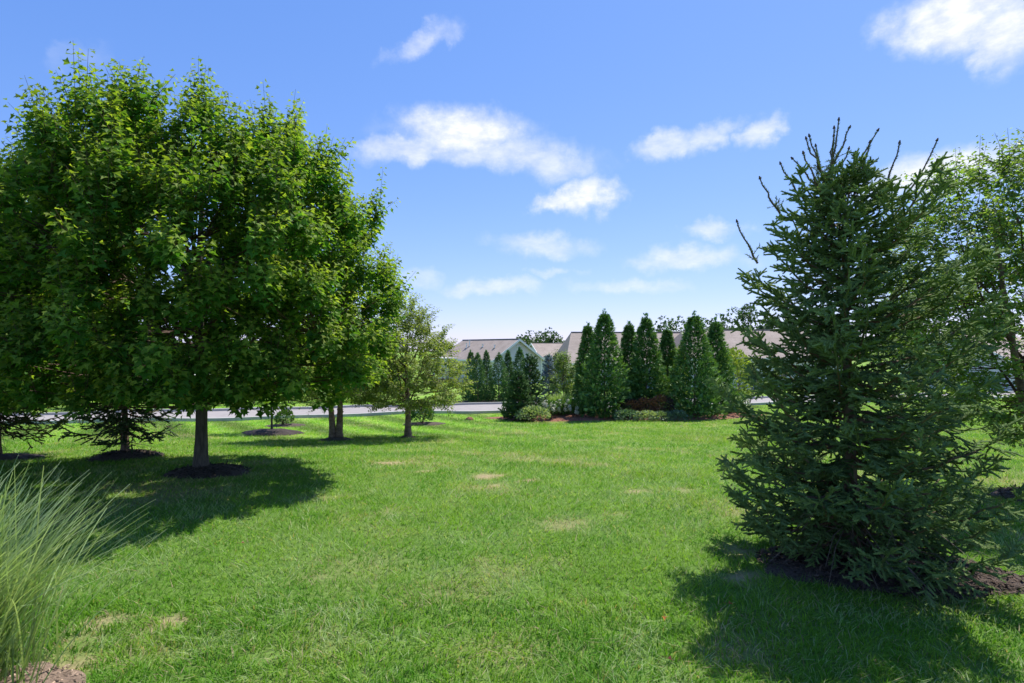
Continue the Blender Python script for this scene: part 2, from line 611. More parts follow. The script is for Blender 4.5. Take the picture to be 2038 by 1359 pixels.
# bare, dry or yellow places in the lawn: (px, py, radius x, radius y, kind)
spots = []
for (px, py, rx, ry, k) in [(210, 1240, .13, .09, 1), (330, 1242, .09, .06, 1), (525, 1303, .10, .10, 1), (120, 1330, .16, .12, .8),
                            (150, 1290, .14, .09, .7), (775, 922, .26, .22, 1), (965, 948, .22, .16, 1), (990, 965, .12, .12, 1),
                            (1053, 957, .12, .10, 1), (845, 937, .14, .12, 1), (1262, 975, .16, .10, 1), (1368, 975, .18, .08, 1),
                            (1218, 1026, .11, .09, 1), (1120, 1045, .26, .2, .5), (1470, 1095, .18, .12, .8), (1490, 1150, .12, .08, .9),
                            (1375, 1003, .30, .20, 2), (1310, 945, .9, .35, 1.8), (1150, 925, .8, .3, 1.7), (880, 1180, .4, .3, .25),
                            (1000, 1290, .35, .2, .25), (720, 1120, .4, .3, .2), (640, 1155, .1, .06, .6), (1130, 905, 1.3, .5, 1.6)]:
    x, y = gpt(px, py)
    spots.append((x, y, rx * (.88 if k <= 1 else 1), ry * (.88 if k <= 1 else 1), k))


def lawn_state(x, y):
    """dry 0..1 (thatch showing), yellow 0..1 (yellow-green clumps), lush 0..1"""
    x, y = np.asarray(x, float), np.asarray(y, float)
    dry = np.zeros_like(x)
    yel = np.zeros_like(x)
    wobx = x + .25 * (fbm(x, y, .25) - .5)
    woby = y + .25 * (fbm(x + 9, y + 4, .25) - .5)
    for (sx, sy, rx, ry, k) in spots:
        g = np.exp(-(((wobx - sx) / rx) ** 2 + ((woby - sy) / ry) ** 2) ** 1.4)
        if k <= 1:
            dry = np.maximum(dry, g * k)
        else:
            yel = np.maximum(yel, g * (k - 1))
    n1 = fbm(x + 40, y, 1.3)
    n2 = fbm(x, y + 70, .45)
    dry = np.maximum(dry, .40 * np.clip((n1 * .6 + n2 * .6 - .63) * 4, 0, 1))
    yel = np.maximum(yel, .7 * np.clip((fbm(x + 5, y + 17, 2.6) - .50) * 4, 0, 1) * np.clip((y - 6) / 5, 0, 1) * np.clip((x + 5) / 6, 0.15, 1))
    return dry, yel, n2


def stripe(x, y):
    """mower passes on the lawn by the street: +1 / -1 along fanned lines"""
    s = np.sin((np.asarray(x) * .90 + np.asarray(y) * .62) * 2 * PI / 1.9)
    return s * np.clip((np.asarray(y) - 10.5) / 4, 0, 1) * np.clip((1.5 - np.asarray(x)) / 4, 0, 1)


def ground_obj():
    xs = np.concatenate([-np.geomspace(700, 24, 26), np.arange(-23, -9, .5), np.arange(-9, 9.01, .2), np.arange(9.5, 24, .5), np.geomspace(24, 700, 26)])
    ys = np.concatenate([np.array([-60, -30, -15, -8, -4, -2]), np.arange(-1, 9, .16), np.arange(9, 34, .35), np.geomspace(34.5, 900, 50)])
    X, Y = np.meshgrid(xs, ys)
    Z = tz(X, Y)
    ny, nx = X.shape
    i = np.arange(ny - 1)[:, None] * nx
    j = np.arange(nx - 1)[None]
    Fc = np.stack([i + j, i + j + 1, i + nx + j + 1, i + nx + j], -1).reshape(-1, 4)
    dry, yel, n2 = lawn_state(X.ravel(), Y.ravel())
    d = Y.ravel()
    near = lerp((.105, .185, .034), (.160, .275, .036), np.clip((d - 5) / 14, 0, 1))
    c = lerp(near, (.10, .16, .03), yel * .6)
    c = c * (1 + .36 * stripe(X.ravel(), d))[:, None]  # mowing stripes: sheen of leaning blades painted as lighter and darker turf
    c = lerp(c, (.36, .265, .16), np.clip(dry * 1.0, 0, .85))
    mb = MB().add(np.stack([X, Y, Z], -1).reshape(-1, 3), Fc, c)
    o = mb.obj("lawn", M["ground"], smooth=True)
    tag(o, "broad green lawn sloping gently down to the street", kind="structure")


ground_obj()

# street with kerbs
def strip(t0, t1, lift, s0=-60, s1=70, step=.5, nt=7):
    s = np.arange(s0, s1, step)
    t = np.linspace(t0, t1, nt)
    S, T = np.meshgrid(s, t, indexing="ij")
    X = ROAD_0[0] + S * ROAD_D[0] + T * ROAD_N[0]
    Y = ROAD_0[1] + S * ROAD_D[1] + T * ROAD_N[1]
    return np.stack([X, Y, tz(X, Y) + lift], -1), len(s), nt


V, ns, nt = strip(0, ROAD_W, .02)
i = np.arange(ns - 1)[:, None] * nt
j = np.arange(nt - 1)[None]
tag(MB().add(V.reshape(-1, 3), np.stack([i + j, i + nt + j, i + nt + j + 1, i + j + 1], -1).reshape(-1, 4)).obj("street", M["asphalt"], smooth=True),
    "pale sunlit asphalt street crossing behind the lawn", kind="structure")
for (t0, t1, lab) in [(-.20, 0.0, "pale concrete kerb on the lawn side of the street"), (ROAD_W, ROAD_W + .20, "pale concrete kerb on the far side of the street")]:
    mb = MB()
    top, ns, _ = strip(t0, t1, .12, nt=2)
    bot, _, _ = strip(t0, t1, -.05, nt=2)
    prof = np.stack([bot[:, 0], top[:, 0], top[:, 1], bot[:, 1]], 1)
    i = np.arange(ns - 1)[:, None] * 4
    j = np.arange(3)[None]
    mb.add(prof.reshape(-1, 3), np.stack([i + j, i + 4 + j, i + 4 + j + 1, i + j + 1], -1).reshape(-1, 4))
    tag(mb.obj("kerb", M["concrete"]), lab, kind="structure")

bed_obj("maple", "dark mulch ring round the maple trunk", M["mulch_dark"], 900, (.05, .037, .028), .035)
bed_obj("spruce", "dark needle-strewn mulch under the large spruce", M["mulch_dark"], 3500, (.075, .052, .038), .035)
bed_obj("spruce2", "dark mulch mound under the bare-stemmed spruce", M["mulch_dark"], 700, (.05, .037, .028), .035)
bed_obj("spruce3", "dark mulch under the spruce beside the tall grass", M["mulch_dark"])
bed_obj("birchA", "dark soil round the twin-stemmed birch", M["mulch_dark"])
bed_obj("birchB", "small dark ring round the single-stemmed birch", M["mulch_dark"])
bed_obj("sapling", "wide grey-brown mulch mound round the sapling", rough_mat("mulch_grey", (.028, .021, .018), (.085, .066, .055), 30, .95, 1.0))
bed_obj("roundA", "mulch ring under the small shrub behind the sapling", M["mulch_dark"])
bed_obj("roundB", "mulch ring under the round shrub by the street", M["mulch_dark"])
bed_obj("stump", "small red-brown mulch heap alone on the lawn", M["mulch_red"])
bed_obj("birchR", "dark mulch ring under the birch behind the large spruce", M["mulch_dark"], 500, (.05, .037, .028), .035)
bed_obj("island", "red-brown mulch bed under the evergreen screen", M["mulch_red"], 2500, (.24, .105, .065), .07)
bed_obj("fountain", "dry bare soil at the foot of the tall grass", rough_mat("dry_soil", (.13, .09, .065), (.27, .195, .145), 20, .95, .8), 500, (.24, .17, .12), .02)
bed_obj("rowbed", "mulch strip under the evergreens across the street", M["mulch_dark"])


# ------------------------------------------------------------------ grass
def grass_obj():
    n = 610000
    # distances drawn so that blades thin out away from the camera
    u = rng.random(n)
    dmin, dmax, p = 1.7, 34.0, .35
    d = (dmin ** p + u * (dmax ** p - dmin ** p)) ** (1 / p)
    x = (rng.random(n) * 2 - 1) * (d * .92 + 2.0)
    y = d
    keep = np.ones(n, bool)
    t = road_t(x, y)
    keep &= ~((t > -.22) & (t < ROAD_W + .22))
    for k in beds:
        q = bed_q(k, x, y)
        keep &= (q > 1.0 + .05 * rng.normal(size=n))
    dry, yel, n2 = lawn_state(x, y)
    keep &= rng.random(n) > np.clip(dry * 1.3 - .18, 0, .95)
    x, y, d, dry, yel, n2 = [a[keep] for a in (x, y, d, dry, yel, n2)]
    n = len(x)
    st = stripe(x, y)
    near = d < 3.6
    h = (.030 + .032 * rng.random(n) + .028 * (fbm(x, y, .5) - .4)) * (1 - .4 * dry) * (1 + .12 * np.clip((d - 8) / 10, 0, 1.5))
    h *= np.where(yel > .6, 1.25, 1.0)
    w = .0026 * (d / 3) ** .62 * rng.uniform(.7, 1.4, n)
    a = rng.random(n) * 2 * PI
    lean = np.column_stack([np.cos(a), np.sin(a)]) * rng.uniform(.2, 1.25, n)[:, None]
    lean += (st * -.5)[:, None] * np.array([-.55, .83])
    # combed tufts
    ta = fbm(x + 3, y + 8, .16) * 4 * PI
    lean += .45 * np.column_stack([np.cos(ta), np.sin(ta)])
    base = np.column_stack([x, y, tz(x, y) - .004])
    L3 = np.column_stack([lean, np.ones(n)])
    mid = base + L3 * (h * .55)[:, None] * [.6, .6, 1]
    tip = base + np.column_stack([lean * 1.25, np.full(n, .92)]) * h[:, None]
    sa = a + PI / 2 + rng.normal(0, .5, n)
    side = np.column_stack([np.cos(sa), np.sin(sa), np.zeros(n)]) * w[:, None]
    r = rng.random(n)
    g1, g2 = np.array([.098, .250, .020]), np.array([.225, .375, .042])
    c = lerp(g1, g2, np.clip((n2 - .5) * 1.9 + .45 + .5 * (fbm(x + 60, y + 33, 1.7) - .5) + rng.normal(0, .25, n), 0, 1))
    c = lerp(c, (.24, .34, .04), yel * rng.uniform(.3, 1, n))
    pale = np.array([.40, .47, .23])
    c = np.where((r < .08 + .55 * np.clip((fbm(x + 21, y + 2, .33) - .45) * 4, 0, 1))[:, None], lerp(c, pale, rng.uniform(.4, 1, n)), c)
    straw = np.array([.48, .39, .23])
    c = np.where((rng.random(n) < .035 + .60 * dry)[:, None], straw * rng.uniform(.6, 1.1, (n, 1)), c)
    c = c * (1 + .36 * st)[:, None] * rng.uniform(.82, 1.18, (n, 1))  # stripe sheen also painted into the blade colour, besides the lean
    mb = MB()
    m = near
    k = m.sum()
    V = np.stack([base[m] - side[m], base[m] + side[m], mid[m] + side[m] * .8, mid[m] - side[m] * .8, tip[m]], 1)
    f = np.array([[0, 1, 2], [0, 2, 3], [3, 2, 4]])
    mb.add(V.reshape(-1, 3), (f[None] + (np.arange(k) * 5)[:, None, None]).reshape(-1, 3), np.repeat(c[m], 5, 0))
    m = ~near
    k = m.sum()
    V = np.stack([base[m] - side[m], base[m] + side[m], tip[m]], 1)
    mb.add(V.reshape(-1, 3), np.arange(k * 3).reshape(-1, 3), np.repeat(c[m], 3, 0))
    tag(mb.obj("grass", M["grass"]), "short mown green grass with dry straw-coloured patches", "grass", kind="stuff")


grass_obj()


# ------------------------------------------------------------------ broadleaf trees
def bend_path(p0, p1, sag, n=6, jit=.0):
    t = np.linspace(0, 1, n)[:, None]
    p0, p1 = np.asarray(p0, float), np.asarray(p1, float)
    P = p0 * (1 - t) + p1 * t
    P[:, 2] += sag * 4 * (t * (1 - t))[:, 0]
    if jit:
        P[1:-1] += rng.normal(0, jit, (n - 2, 3))
    return P


def broadleaf(root, zs, rs, trunk_pts, trunk_r, bark, leafmat, leaf, nclump, mind, nshoot, shootL, step, lsize, pet, old, young,
              up=(.3, 1.2), spread=.55, grav=0.0, inner=.5, nlimb=12, limb_z=(.9, 2.2), twigcol=(.10, .06, .04), droop=.35, squash=1.0,
              off=(0, 0), flat=1.0, flakes=0, youngpow=2.0, limb_r=.03, tone=None, spires=0.0):
    """trunk, limbs that carry side branches, and a crown of single leaves along shoots (local coordinates, base at 0)"""
    zs, rs = np.asarray(zs, float), np.asarray(rs, float)
    mb = MB()
    for P, r in zip(trunk_pts, trunk_r):
        tube(mb, P, r, 14, rough=.05)
    tr = mb.obj("trunk", bark, root, smooth=True)
    if flakes:
        mf = MB()
        allp = np.concatenate([np.asarray(P, float) for P in trunk_pts])
        allr = np.concatenate([np.asarray(r, float) for r in trunk_r])
        k = rng.integers(0, len(allp) - 1, flakes)
        th = rng.random(flakes) * 2 * PI
        o = np.column_stack([np.cos(th), np.sin(th), np.zeros(flakes)])
        c = allp[k] + o * (allr[k] * 1.0)[:, None]
        c[:, 2] += rng.uniform(-.12, .12, flakes)
        TV = np.array([[-.5, 0, 0], [.5, 0, 0], [.5, .6, .05], [-.4, .7, .25]])
        tn = np.column_stack([-o[:, 1], o[:, 0], rng.normal(0, .5, flakes)])
        scatter(mf, TV, np.array([[0, 1, 2], [0, 2, 3]]), c, rng.uniform(.02, .06, flakes), tn, o + rng.normal(0, .3, (flakes, 3)),
                lerp((.20, .13, .09), (.52, .40, .30), rng.random(flakes)))
        mf.obj("peeling_bark", M["twig"], tr, kind="stuff")
    # clumps on and inside the crown surface
    C = []
    tries = 0
    zlo, zhi = zs.min(), zs.max()
    while len(C) < nclump and tries < 60000:
        tries += 1
        z = rng.uniform(zlo, zhi)
        R0 = np.interp(z, zs, rs)
        if rng.random() > R0 / rs.max() + .12:
            continue
        q = inner + (1 - inner) * rng.random() ** .6
        th = rng.random() * 2 * PI
        bulge = 1 + .045 * math.sin(3 * th + z * 1.7) + .04 * math.sin(5 * th - z * 2.3)
        p = np.array([math.cos(th) * R0 * q * bulge + off[0], math.sin(th) * R0 * q * squash * bulge + off[1], z])
        if all(np.sum((p - c) ** 2) > mind * mind for c in C[-400:]):
            C.append(p)
    C = np.array(C)
    # limbs
    ptr = np.concatenate([np.asarray(P, float) for P in trunk_pts])
    limbs = []
    for i in range(nlimb):
        th = i * 2.399 + rng.uniform(-.3, .3)
        f = i / max(nlimb - 1, 1)
        z0 = limb_z[0] + (limb_z[1] - limb_z[0]) * f
        b = ptr[np.argmin(np.abs(ptr[:, 2] - z0) + rng.uniform(0, .03, len(ptr)))]
        zt = z0 + (zhi - z0) * rng.uniform(.22, .75)
        Rt = np.interp(zt, zs, rs) * rng.uniform(.45, .68)
        e = np.array([math.cos(th) * Rt + off[0], math.sin(th) * Rt * squash + off[1], zt])
        limbs.append(bend_path(b, e, -.08 * np.linalg.norm(e - b), 9, .015))
    LP = np.concatenate(limbs)
    LI = np.repeat(np.arange(nlimb), 9)
    lmb = [MB() for _ in limbs]
    for i, P in enumerate(limbs):
        tube(lmb[i], P, np.linspace(limb_r, limb_r * .3, 9), 6, twigcol)
    for c in C:
        dd = np.linalg.norm(LP - c, axis=1) + np.clip(LP[:, 2] - c[2] + .1, 0, None) * 1.5
        k = int(np.argmin(dd))
        tube(lmb[LI[k]], bend_path(LP[k], c, -.05 * dd[k], 5, .012), np.linspace(limb_r * .36, limb_r * .13, 5), 4, twigcol)
    for i in range(nlimb):
        lmb[i].obj("limb", M["twig"], root)
    # shoots
    ns = len(C) * nshoot
    ci = np.repeat(np.arange(len(C)), nshoot)
    c = C[ci]
    o = c - np.array([off[0], off[1], 0])
    o[:, 2] = 0
    o = unit(o)
    t = (c[:, 2] - zlo) / (zhi - zlo)
    a = o * (1.0 - .75 * t)[:, None] + np.array([0, 0, 1]) * (up[0] + (up[1] - up[0]) * t)[:, None]
    a = unit(a)
    a = unit(a + spread * rng.normal(size=(ns, 3)) * [1, 1, .7])
    L = rng.uniform(shootL[0], shootL[1], ns) * (1 + .25 * t)
    if spires:
        sp_ = rng.random(ns) < spires
        a = np.where(sp_[:, None], unit(o * .12 + np.array([0, 0, 1.0]) + rng.normal(0, .12, (ns, 3))), a)
        L = np.where(sp_, L * 1.3, L)
    s0 = c + rng.normal(0, mind * .22, (ns, 3))
    nn = int(round(shootL[1] * (1.8 if spires else 1.25) / step))
    tt = np.arange(nn)[None] * step            # along the shoot
    ok = tt < L[:, None]
    fr = tt / L[:, None]
    curve = np.where(grav >= 0, 1, 1)
    P = s0[:, None] + a[:, None] * tt[..., None]
    P[..., 2] += -grav * tt ** 2 + (.25 * tt ** 2 if grav == 0 else 0)
    mt = MB()
    e = s0 + a * L[:, None]
    e[:, 2] += -grav * L ** 2 + (.25 * L ** 2 if grav == 0 else 0)
    mdp = s0 + a * (L * .5)[:, None]
    mdp[:, 2] += -grav * (L * .5) ** 2 + (.25 * (L * .5) ** 2 if grav == 0 else 0)
    prisms(mt, s0, mdp, .0035, .0026, twigcol)
    prisms(mt, mdp, e, .0026, .0014, twigcol)
    mt.obj("twigs", M["twig"], root, kind="stuff")
    A = unit(np.cross(a, np.array([.3, .2, 1.0])))
    B = np.cross(a, A)
    ph0 = rng.random(ns) * 2 * PI
    ml = MB()
    for side in (0, 1):
        ph = ph0[:, None] + np.arange(nn)[None] * (PI / 2) + side * PI + rng.normal(0, .3, (ns, nn))
        per = np.cos(ph)[..., None] * A[:, None] + np.sin(ph)[..., None] * B[:, None]
        pd = unit(per + .5 * a[:, None] + rng.normal(0, .2, (ns, nn, 3)))
        pos = P + pd * (pet * rng.uniform(.6, 1.2, (ns, nn, 1)))
        tipd = unit(pd * [1, 1, .4] + np.array([0, 0, -1]) * (droop * rng.uniform(.2, 1.8, (ns, nn, 1))))
        nr = unit(np.array([0, 0, flat]) + .35 * o[:, None] + rng.normal(0, .42, (ns, nn, 3)))
        sz = lsize * (1 - .5 * np.clip(fr, 0, 1) ** 2.5) * rng.uniform(.75, 1.2, (ns, nn))
        y = np.clip(fr, 0, 1) ** youngpow
        col = lerp(old, young, np.clip(y * rng.uniform(.5, 1.1, (ns, nn)) + rng.normal(0, .08, (ns, nn)), 0, 1))
        if tone is not None:
            cl = rng.uniform(tone[0], tone[1], len(C))[ci]
            col = col * cl[:, None, None]
        col = col * rng.uniform(.8, 1.2, (ns, nn, 1))
        k = ok & (rng.random((ns, nn)) < .95)
        scatter(ml, leaf[0], leaf[1], pos[k], sz[k], tipd[k], nr[k], col[k])
    ml.obj("crown", leafmat, root, kind="stuff")


def trunk_path(h, lean=(0, 0), wig=.02, n=12):
    t = np.linspace(0, 1, n)
    P = np.column_stack([lean[0] * t + wig * np.sin(t * 5 + 1), lean[1] * t + wig * np.cos(t * 4), t * h])
    P[0, :2] = P[1, :2]
    P[:, :2] -= P[0, :2]
    P[0, 2] = -.06
    return P


def tr_rad(n, r0, r1, flare=1.35):
    t = np.linspace(0, 1, n)
    r = r0 + (r1 - r0) * t ** .8
    r[0] *= flare * 1.1
    if n > 8:
        r[1] *= 1 + (flare - 1) * .3
    return r


def at(x, y):
    return (x, y, float(tz(x, y)))


MAP_OLD, MAP_YNG = (.072, .200, .030), (.33, .39, .055)
mroot = thing("maple_tree", "large round-crowned maple with a bare grey trunk in a dark mulch ring", "tree", at(*MAPLE_XY))
broadleaf(mroot, [.98, 1.3, 1.8, 2.4, 3.0, 3.5, 4.0, 4.38], [1.65, 2.18, 2.46, 2.48, 2.36, 2.1, 1.7, 1.15],
          [trunk_path(3.8, (.05, .1), .03, 18)], [tr_rad(18, .090, .025, 1.25)], M["maple_bark"], M["maple_leaf"], MAPLE,
          460, .275, 11, (.20, .42), .042, .094, .04, MAP_OLD, MAP_YNG, up=(.25, 1.7), spread=.42, nlimb=15, limb_z=(.95, 3.2), inner=.42,
          limb_r=.034, tone=(.8, 1.2), spires=.2, youngpow=1.5, off=(.04, 0))
m2 = (PX(-20, 8.6), 8.6)
mroot2 = thing("maple_tree", "second maple whose crown merges with the large maple, trunk beyond the tall grass", "tree", at(m2[0] - .55, m2[1] - .2))
broadleaf(mroot2, [.92, 1.3, 1.9, 2.5, 3.1, 3.6, 4.0, 4.2], [1.6, 2.1, 2.35, 2.35, 2.2, 1.9, 1.5, 1.0],
          [trunk_path(3.8, (.05, .1), .03, 18)], [tr_rad(18, .11, .025, 1.25)], M["maple_bark"], M["maple_leaf"], MAPLE,
          240, .35, 12, (.22, .44), .047, .096, .045, MAP_OLD, MAP_YNG, up=(.25, 1.7), spread=.42, nlimb=13, limb_z=(1.0, 3.4), inner=.45,
          limb_r=.034, tone=(.8, 1.2), spires=.2, youngpow=1.5)

BI_OLD, BI_YNG = (.17, .235, .055), (.38, .41, .115)
ra = thing("birch_tree", "twin-stemmed birch with peeling bark half hidden by the large maple", "tree", at(*BIRCH_A))
broadleaf(ra, [.95, 1.2, 1.6, 2.1, 2.6, 2.95], [.7, 1.1, 1.2, 1.05, .7, .3],
          [trunk_path(2.3, (-.10, 0), .02, 14) + [-.07, 0, 0], trunk_path(2.3, (.18, .05), .03, 14) + [.07, .02, 0]],
          [tr_rad(14, .085, .02, 1.3), tr_rad(14, .09, .02, 1.3)], M["birch_bark"], M["birch_leaf"], OVATE,
          130, .28, 8, (.25, .5), .045, .072, .02, BI_OLD, BI_YNG, up=(.1, 1.2), spread=.5, grav=.45, nlimb=10, limb_z=(.8, 2.0), inner=.3,
          limb_r=.022, flakes=160, flat=.6, youngpow=1.0, tone=(.8, 1.25))
rb = thing("birch_tree", "airy yellow-green birch with one slim stem and drooping twigs", "tree", at(*BIRCH_B))
broadleaf(rb, [.78, .95, 1.25, 1.6, 2.1, 2.6, 2.95, 3.1], [.85, 1.3, 1.42, 1.28, 1.0, .72, .42, .15],
          [trunk_path(2.4, (.03, 0), .025, 14)], [tr_rad(14, .085, .015, 1.2)], M["birch_bark"], M["birch_leaf"], OVATE,
          175, .235, 8, (.20, .40), .044, .070, .02, BI_OLD, BI_YNG, up=(.05, 1.3), spread=.5, grav=.45, nlimb=11, limb_z=(.7, 2.0), inner=.2,
          limb_r=.020, flakes=90, flat=.6, youngpow=1.0, tone=(.8, 1.25))
rr_ = thing("birch_tree", "leafy birch with leaning flaky stem behind the large spruce", "tree", at(*BIRCH_R))
broadleaf(rr_, [.75, 1.1, 1.6, 2.2, 2.7, 3.15, 3.5, 3.72], [.6, 1.0, 1.25, 1.35, 1.22, 1.0, .7, .35],
          [trunk_path(3.0, (-.42, .1), .03, 16), trunk_path(3.3, (.15, .25), .03, 16)], [tr_rad(16, .06, .014, 1.2), tr_rad(16, .065, .014, 1.2)],
          M["birch_bark"], M["birch_leaf"], OVATE,
          235, .235, 8, (.22, .46), .040, .062, .02, (.115, .21, .045), (.31, .40, .10), up=(.1, 1.4), spread=.55, grav=.4, nlimb=13, limb_z=(.7, 2.5), inner=.15,
          limb_r=.018, flakes=150, flat=.6, youngpow=1.2, tone=(.75, 1.25), off=(-.12, 0))
rs_ = thing("young_tree", "thin-stemmed sapling standing on a wide mulch mound", "tree", (SAP_XY[0], SAP_XY[1], float(tz(*SAP_XY)) + .13))
broadleaf(rs_, [.75, 1.0, 1.5, 2.0, 2.4], [.3, .55, .62, .45, .15], [trunk_path(1.9, (.02, 0), .01, 10)], [tr_rad(10, .028, .008, 1.2)],
          M["maple_bark"], M["maple_leaf"], OVATE, 36, .22, 7, (.18, .34), .05, .08, .03, (.04, .11, .02), (.12, .18, .03), nlimb=6, limb_z=(.8, 1.7), limb_r=.01)


# ------------------------------------------------------------------ conifers with real shoots
def conifer(root, H, reach_h, reach_r, nbr, tr, needle, per_m, twig_gap, shoot_gap, c_old, c_new, elev=((0, -5), (.5, 15), (.9, 45)),
            asym=(0, 0), zmin=.2, tips=None, lean=(0, 0), split=True, twigcol=(.17, .10, .06), twl=.34, dead=0, shootlen=(.05, .095), wmul=1.0, topthin=1.0):
    """trunk plus first-order branches; each branch carries side twigs and short shoots set with needles"""
    nl, nw = needle
    tp = trunk_path(H * .97, lean, .012, 16)
    mb = MB()
    tube(mb, tp, tr_rad(16, tr, tr * .12, 1.25), 10, rough=.08)
    mb.obj("trunk", M["spruce_bark"], root, smooth=True)
    pool = MB()
    eh, ee = zip(*elev)

    def needles(mbx, P0, P1, old):
        P0, P1 = np.asarray(P0), np.asarray(P1)
        if len(P0) == 0:
            return
        Ls = np.linalg.norm(P1 - P0, axis=1)
        cnt = np.maximum(2, (Ls * per_m).astype(int))
        idx = np.repeat(np.arange(len(P0)), cnt)
        n = len(idx)
        u = rng.random(n)
        T = unit(P1 - P0)[idx]
        ref = np.where(np.abs(T[:, 2:3]) < .9, np.array([[0, 0, 1.0]]), np.array([[1.0, 0, 0]]))
        A = unit(np.cross(T, ref))
        B = np.cross(A, T)
        th = rng.uniform(-2.4, 2.4, n) + PI / 2          # mostly sides and top
        rad = np.cos(th)[:, None] * A + np.sin(th)[:, None] * B
        d = unit(T * rng.uniform(.6, 1.3, n)[:, None] + rad)
        b = P0[idx] + (P1 - P0)[idx] * u[:, None]
        l = nl * rng.uniform(.7, 1.2, n)
        s = unit(np.cross(d, rng.normal(size=(n, 3)))) * (nw * .5)
        V = np.stack([b - s, b + s, b + d * l[:, None]], 1)
        o = np.asarray(old)[idx]
        c = lerp(c_old, c_new, np.clip(o + rng.normal(0, .12, n), 0, 1)) * rng.uniform(.75, 1.25, (n, 1))
        mbx.add(V.reshape(-1, 3), np.arange(n * 3).reshape(-1, 3), np.repeat(c, 3, 0), 1)

    hs = zmin + (H * .93 - zmin) * ((np.arange(nbr) + rng.uniform(0, .9, nbr)) / nbr) ** topthin
    for i, h in enumerate(hs):
        th = i * 2.399963 + rng.normal(0, .25)
        d2 = np.array([math.cos(th), math.sin(th)])
        R0 = np.interp(h, reach_h, reach_r) * rng.uniform(.82 - .22 * h / H, 1.12) * (1 + asym[0] * d2[0] + asym[1] * d2[1])
        el = RAD(np.interp(h / H, eh, ee) + rng.normal(0, 6))
        base = np.array([np.interp(h, tp[:, 2], tp[:, 0]), np.interp(h, tp[:, 2], tp[:, 1]), h])
        n = max(5, int(R0 / .09) + 3)
        t = np.linspace(0, 1, n)
        # droops, then lifts at the end
        z = math.tan(el) * R0 * t + (.20 * R0 * (t ** 3) - .16 * R0 * np.sin(t * PI) * (1 - h / H))
        side = rng.normal(0, .05) * R0 * np.sin(t * PI)
        P = base + np.column_stack([d2[0] * R0 * t - d2[1] * side, d2[1] * R0 * t + d2[0] * side, z])
        P[1:] += rng.normal(0, .008, (n - 1, 3))
        gz = tz(root.location.x + P[:, 0], root.location.y + P[:, 1]) - root.location.z
        P[:, 2] = np.maximum(P[:, 2], gz + .05)
        mbx = MB() if split else pool
        br0 = (.004 + .011 * R0) * wmul
        tube(mbx, P, np.linspace(br0, .0028 * wmul, n), 5, twigcol, 0)
        L = np.linalg.norm(np.diff(P, axis=0), axis=1).sum()
        # side twigs
        q = np.arange(.06 * L, L * .97, twig_gap)
        q = q + rng.uniform(-.3, .3, len(q)) * twig_gap
        tq = np.clip(q / L, .05, .99)
        fi = tq * (n - 1)
        k = np.minimum(fi.astype(int), n - 2)
        B0 = P[k] + (P[k + 1] - P[k]) * (fi - k)[:, None]
        T = unit(P[k + 1] - P[k])
        sgn = np.where(np.arange(len(q)) % 2 == 0, 1.0, -1.0)
        S = unit(np.cross(T, np.array([0, 0, 1.0]))) * sgn[:, None]
        dirn = unit(T * rng.uniform(.55, .95, len(q))[:, None] + S * .9 + np.array([0, 0, 1.0]) * rng.normal(-.10, .42, len(q))[:, None])
        tl = np.clip((1 - tq) * L * .75 + .05, .05, twl) * rng.uniform(.6, 1.1, len(q))
        B1 = B0 + dirn * (tl * .55)[:, None]
        d_2 = unit(dirn + T * .35 + np.array([0, 0, -.10]) + rng.normal(0, .1, (len(q), 3)))
        B2 = B1 + d_2 * (tl * .45)[:, None]
        prisms(mbx, B0, B1, .0028 * wmul, .002 * wmul, twigcol, 0)
        prisms(mbx, B1, B2, .002 * wmul, .0012 * wmul, twigcol, 0)
        age = np.clip(tq, 0, 1)
        segs0, segs1, segc = [B0, B1], [B1, B2], [age * .35, .25 + age * .45]
        # main axis needles on the outer half
        m = t[:-1] > .16
        segs0.append(P[:-1][m]); segs1.append(P[1:][m]); segc.append(t[:-1][m] * .8)
        # short shoots on twigs
        ms = max(1, int(twl / shoot_gap))
        for j in range(ms):
            f = (j + .6) / ms
            use = tl > shoot_gap * (.6 + .4 * j) * .9
            if not use.any():
                continue
            b = np.where(f < .55, 1, 0)
            p = (B0 + (B1 - B0) * (f / .55) if f < .55 else B1 + (B2 - B1) * ((f - .55) / .45))[use]
            D = (dirn if f < .55 else d_2)[use]
            Sx = unit(np.cross(D, np.array([0, 0, 1.0])) + rng.normal(0, .25, D.shape))
            for sg in (1, -1):
                if rng.random() < .12:
                    continue
                e = unit(D * .75 + Sx * sg * .8 + np.array([0, 0, 1.0]) * rng.normal(-.05, .38, len(D))[:, None])
                sl = rng.uniform(shootlen[0], shootlen[1], len(D)) * (1.1 - .4 * f)
                p1 = p + e * sl[:, None]
                segs0.append(p); segs1.append(p1); segc.append(.35 + .6 * age[use] * rng.uniform(.6, 1.1, len(D)))
        S0, S1, SC = np.concatenate(segs0), np.concatenate(segs1), np.concatenate(segc)
        needles(mbx, S0, S1, SC)
        kk = SC > .2
        prisms(mbx, S0[kk], S1[kk] + (S1 - S0)[kk] * .08, nl * .42, nl * .26, lerp(c_old, c_new, np.clip(SC[kk] * .7, 0, 1)), 1)
        if split:
            mbx.obj("branch", [M["twig"], M["needle"]], root)
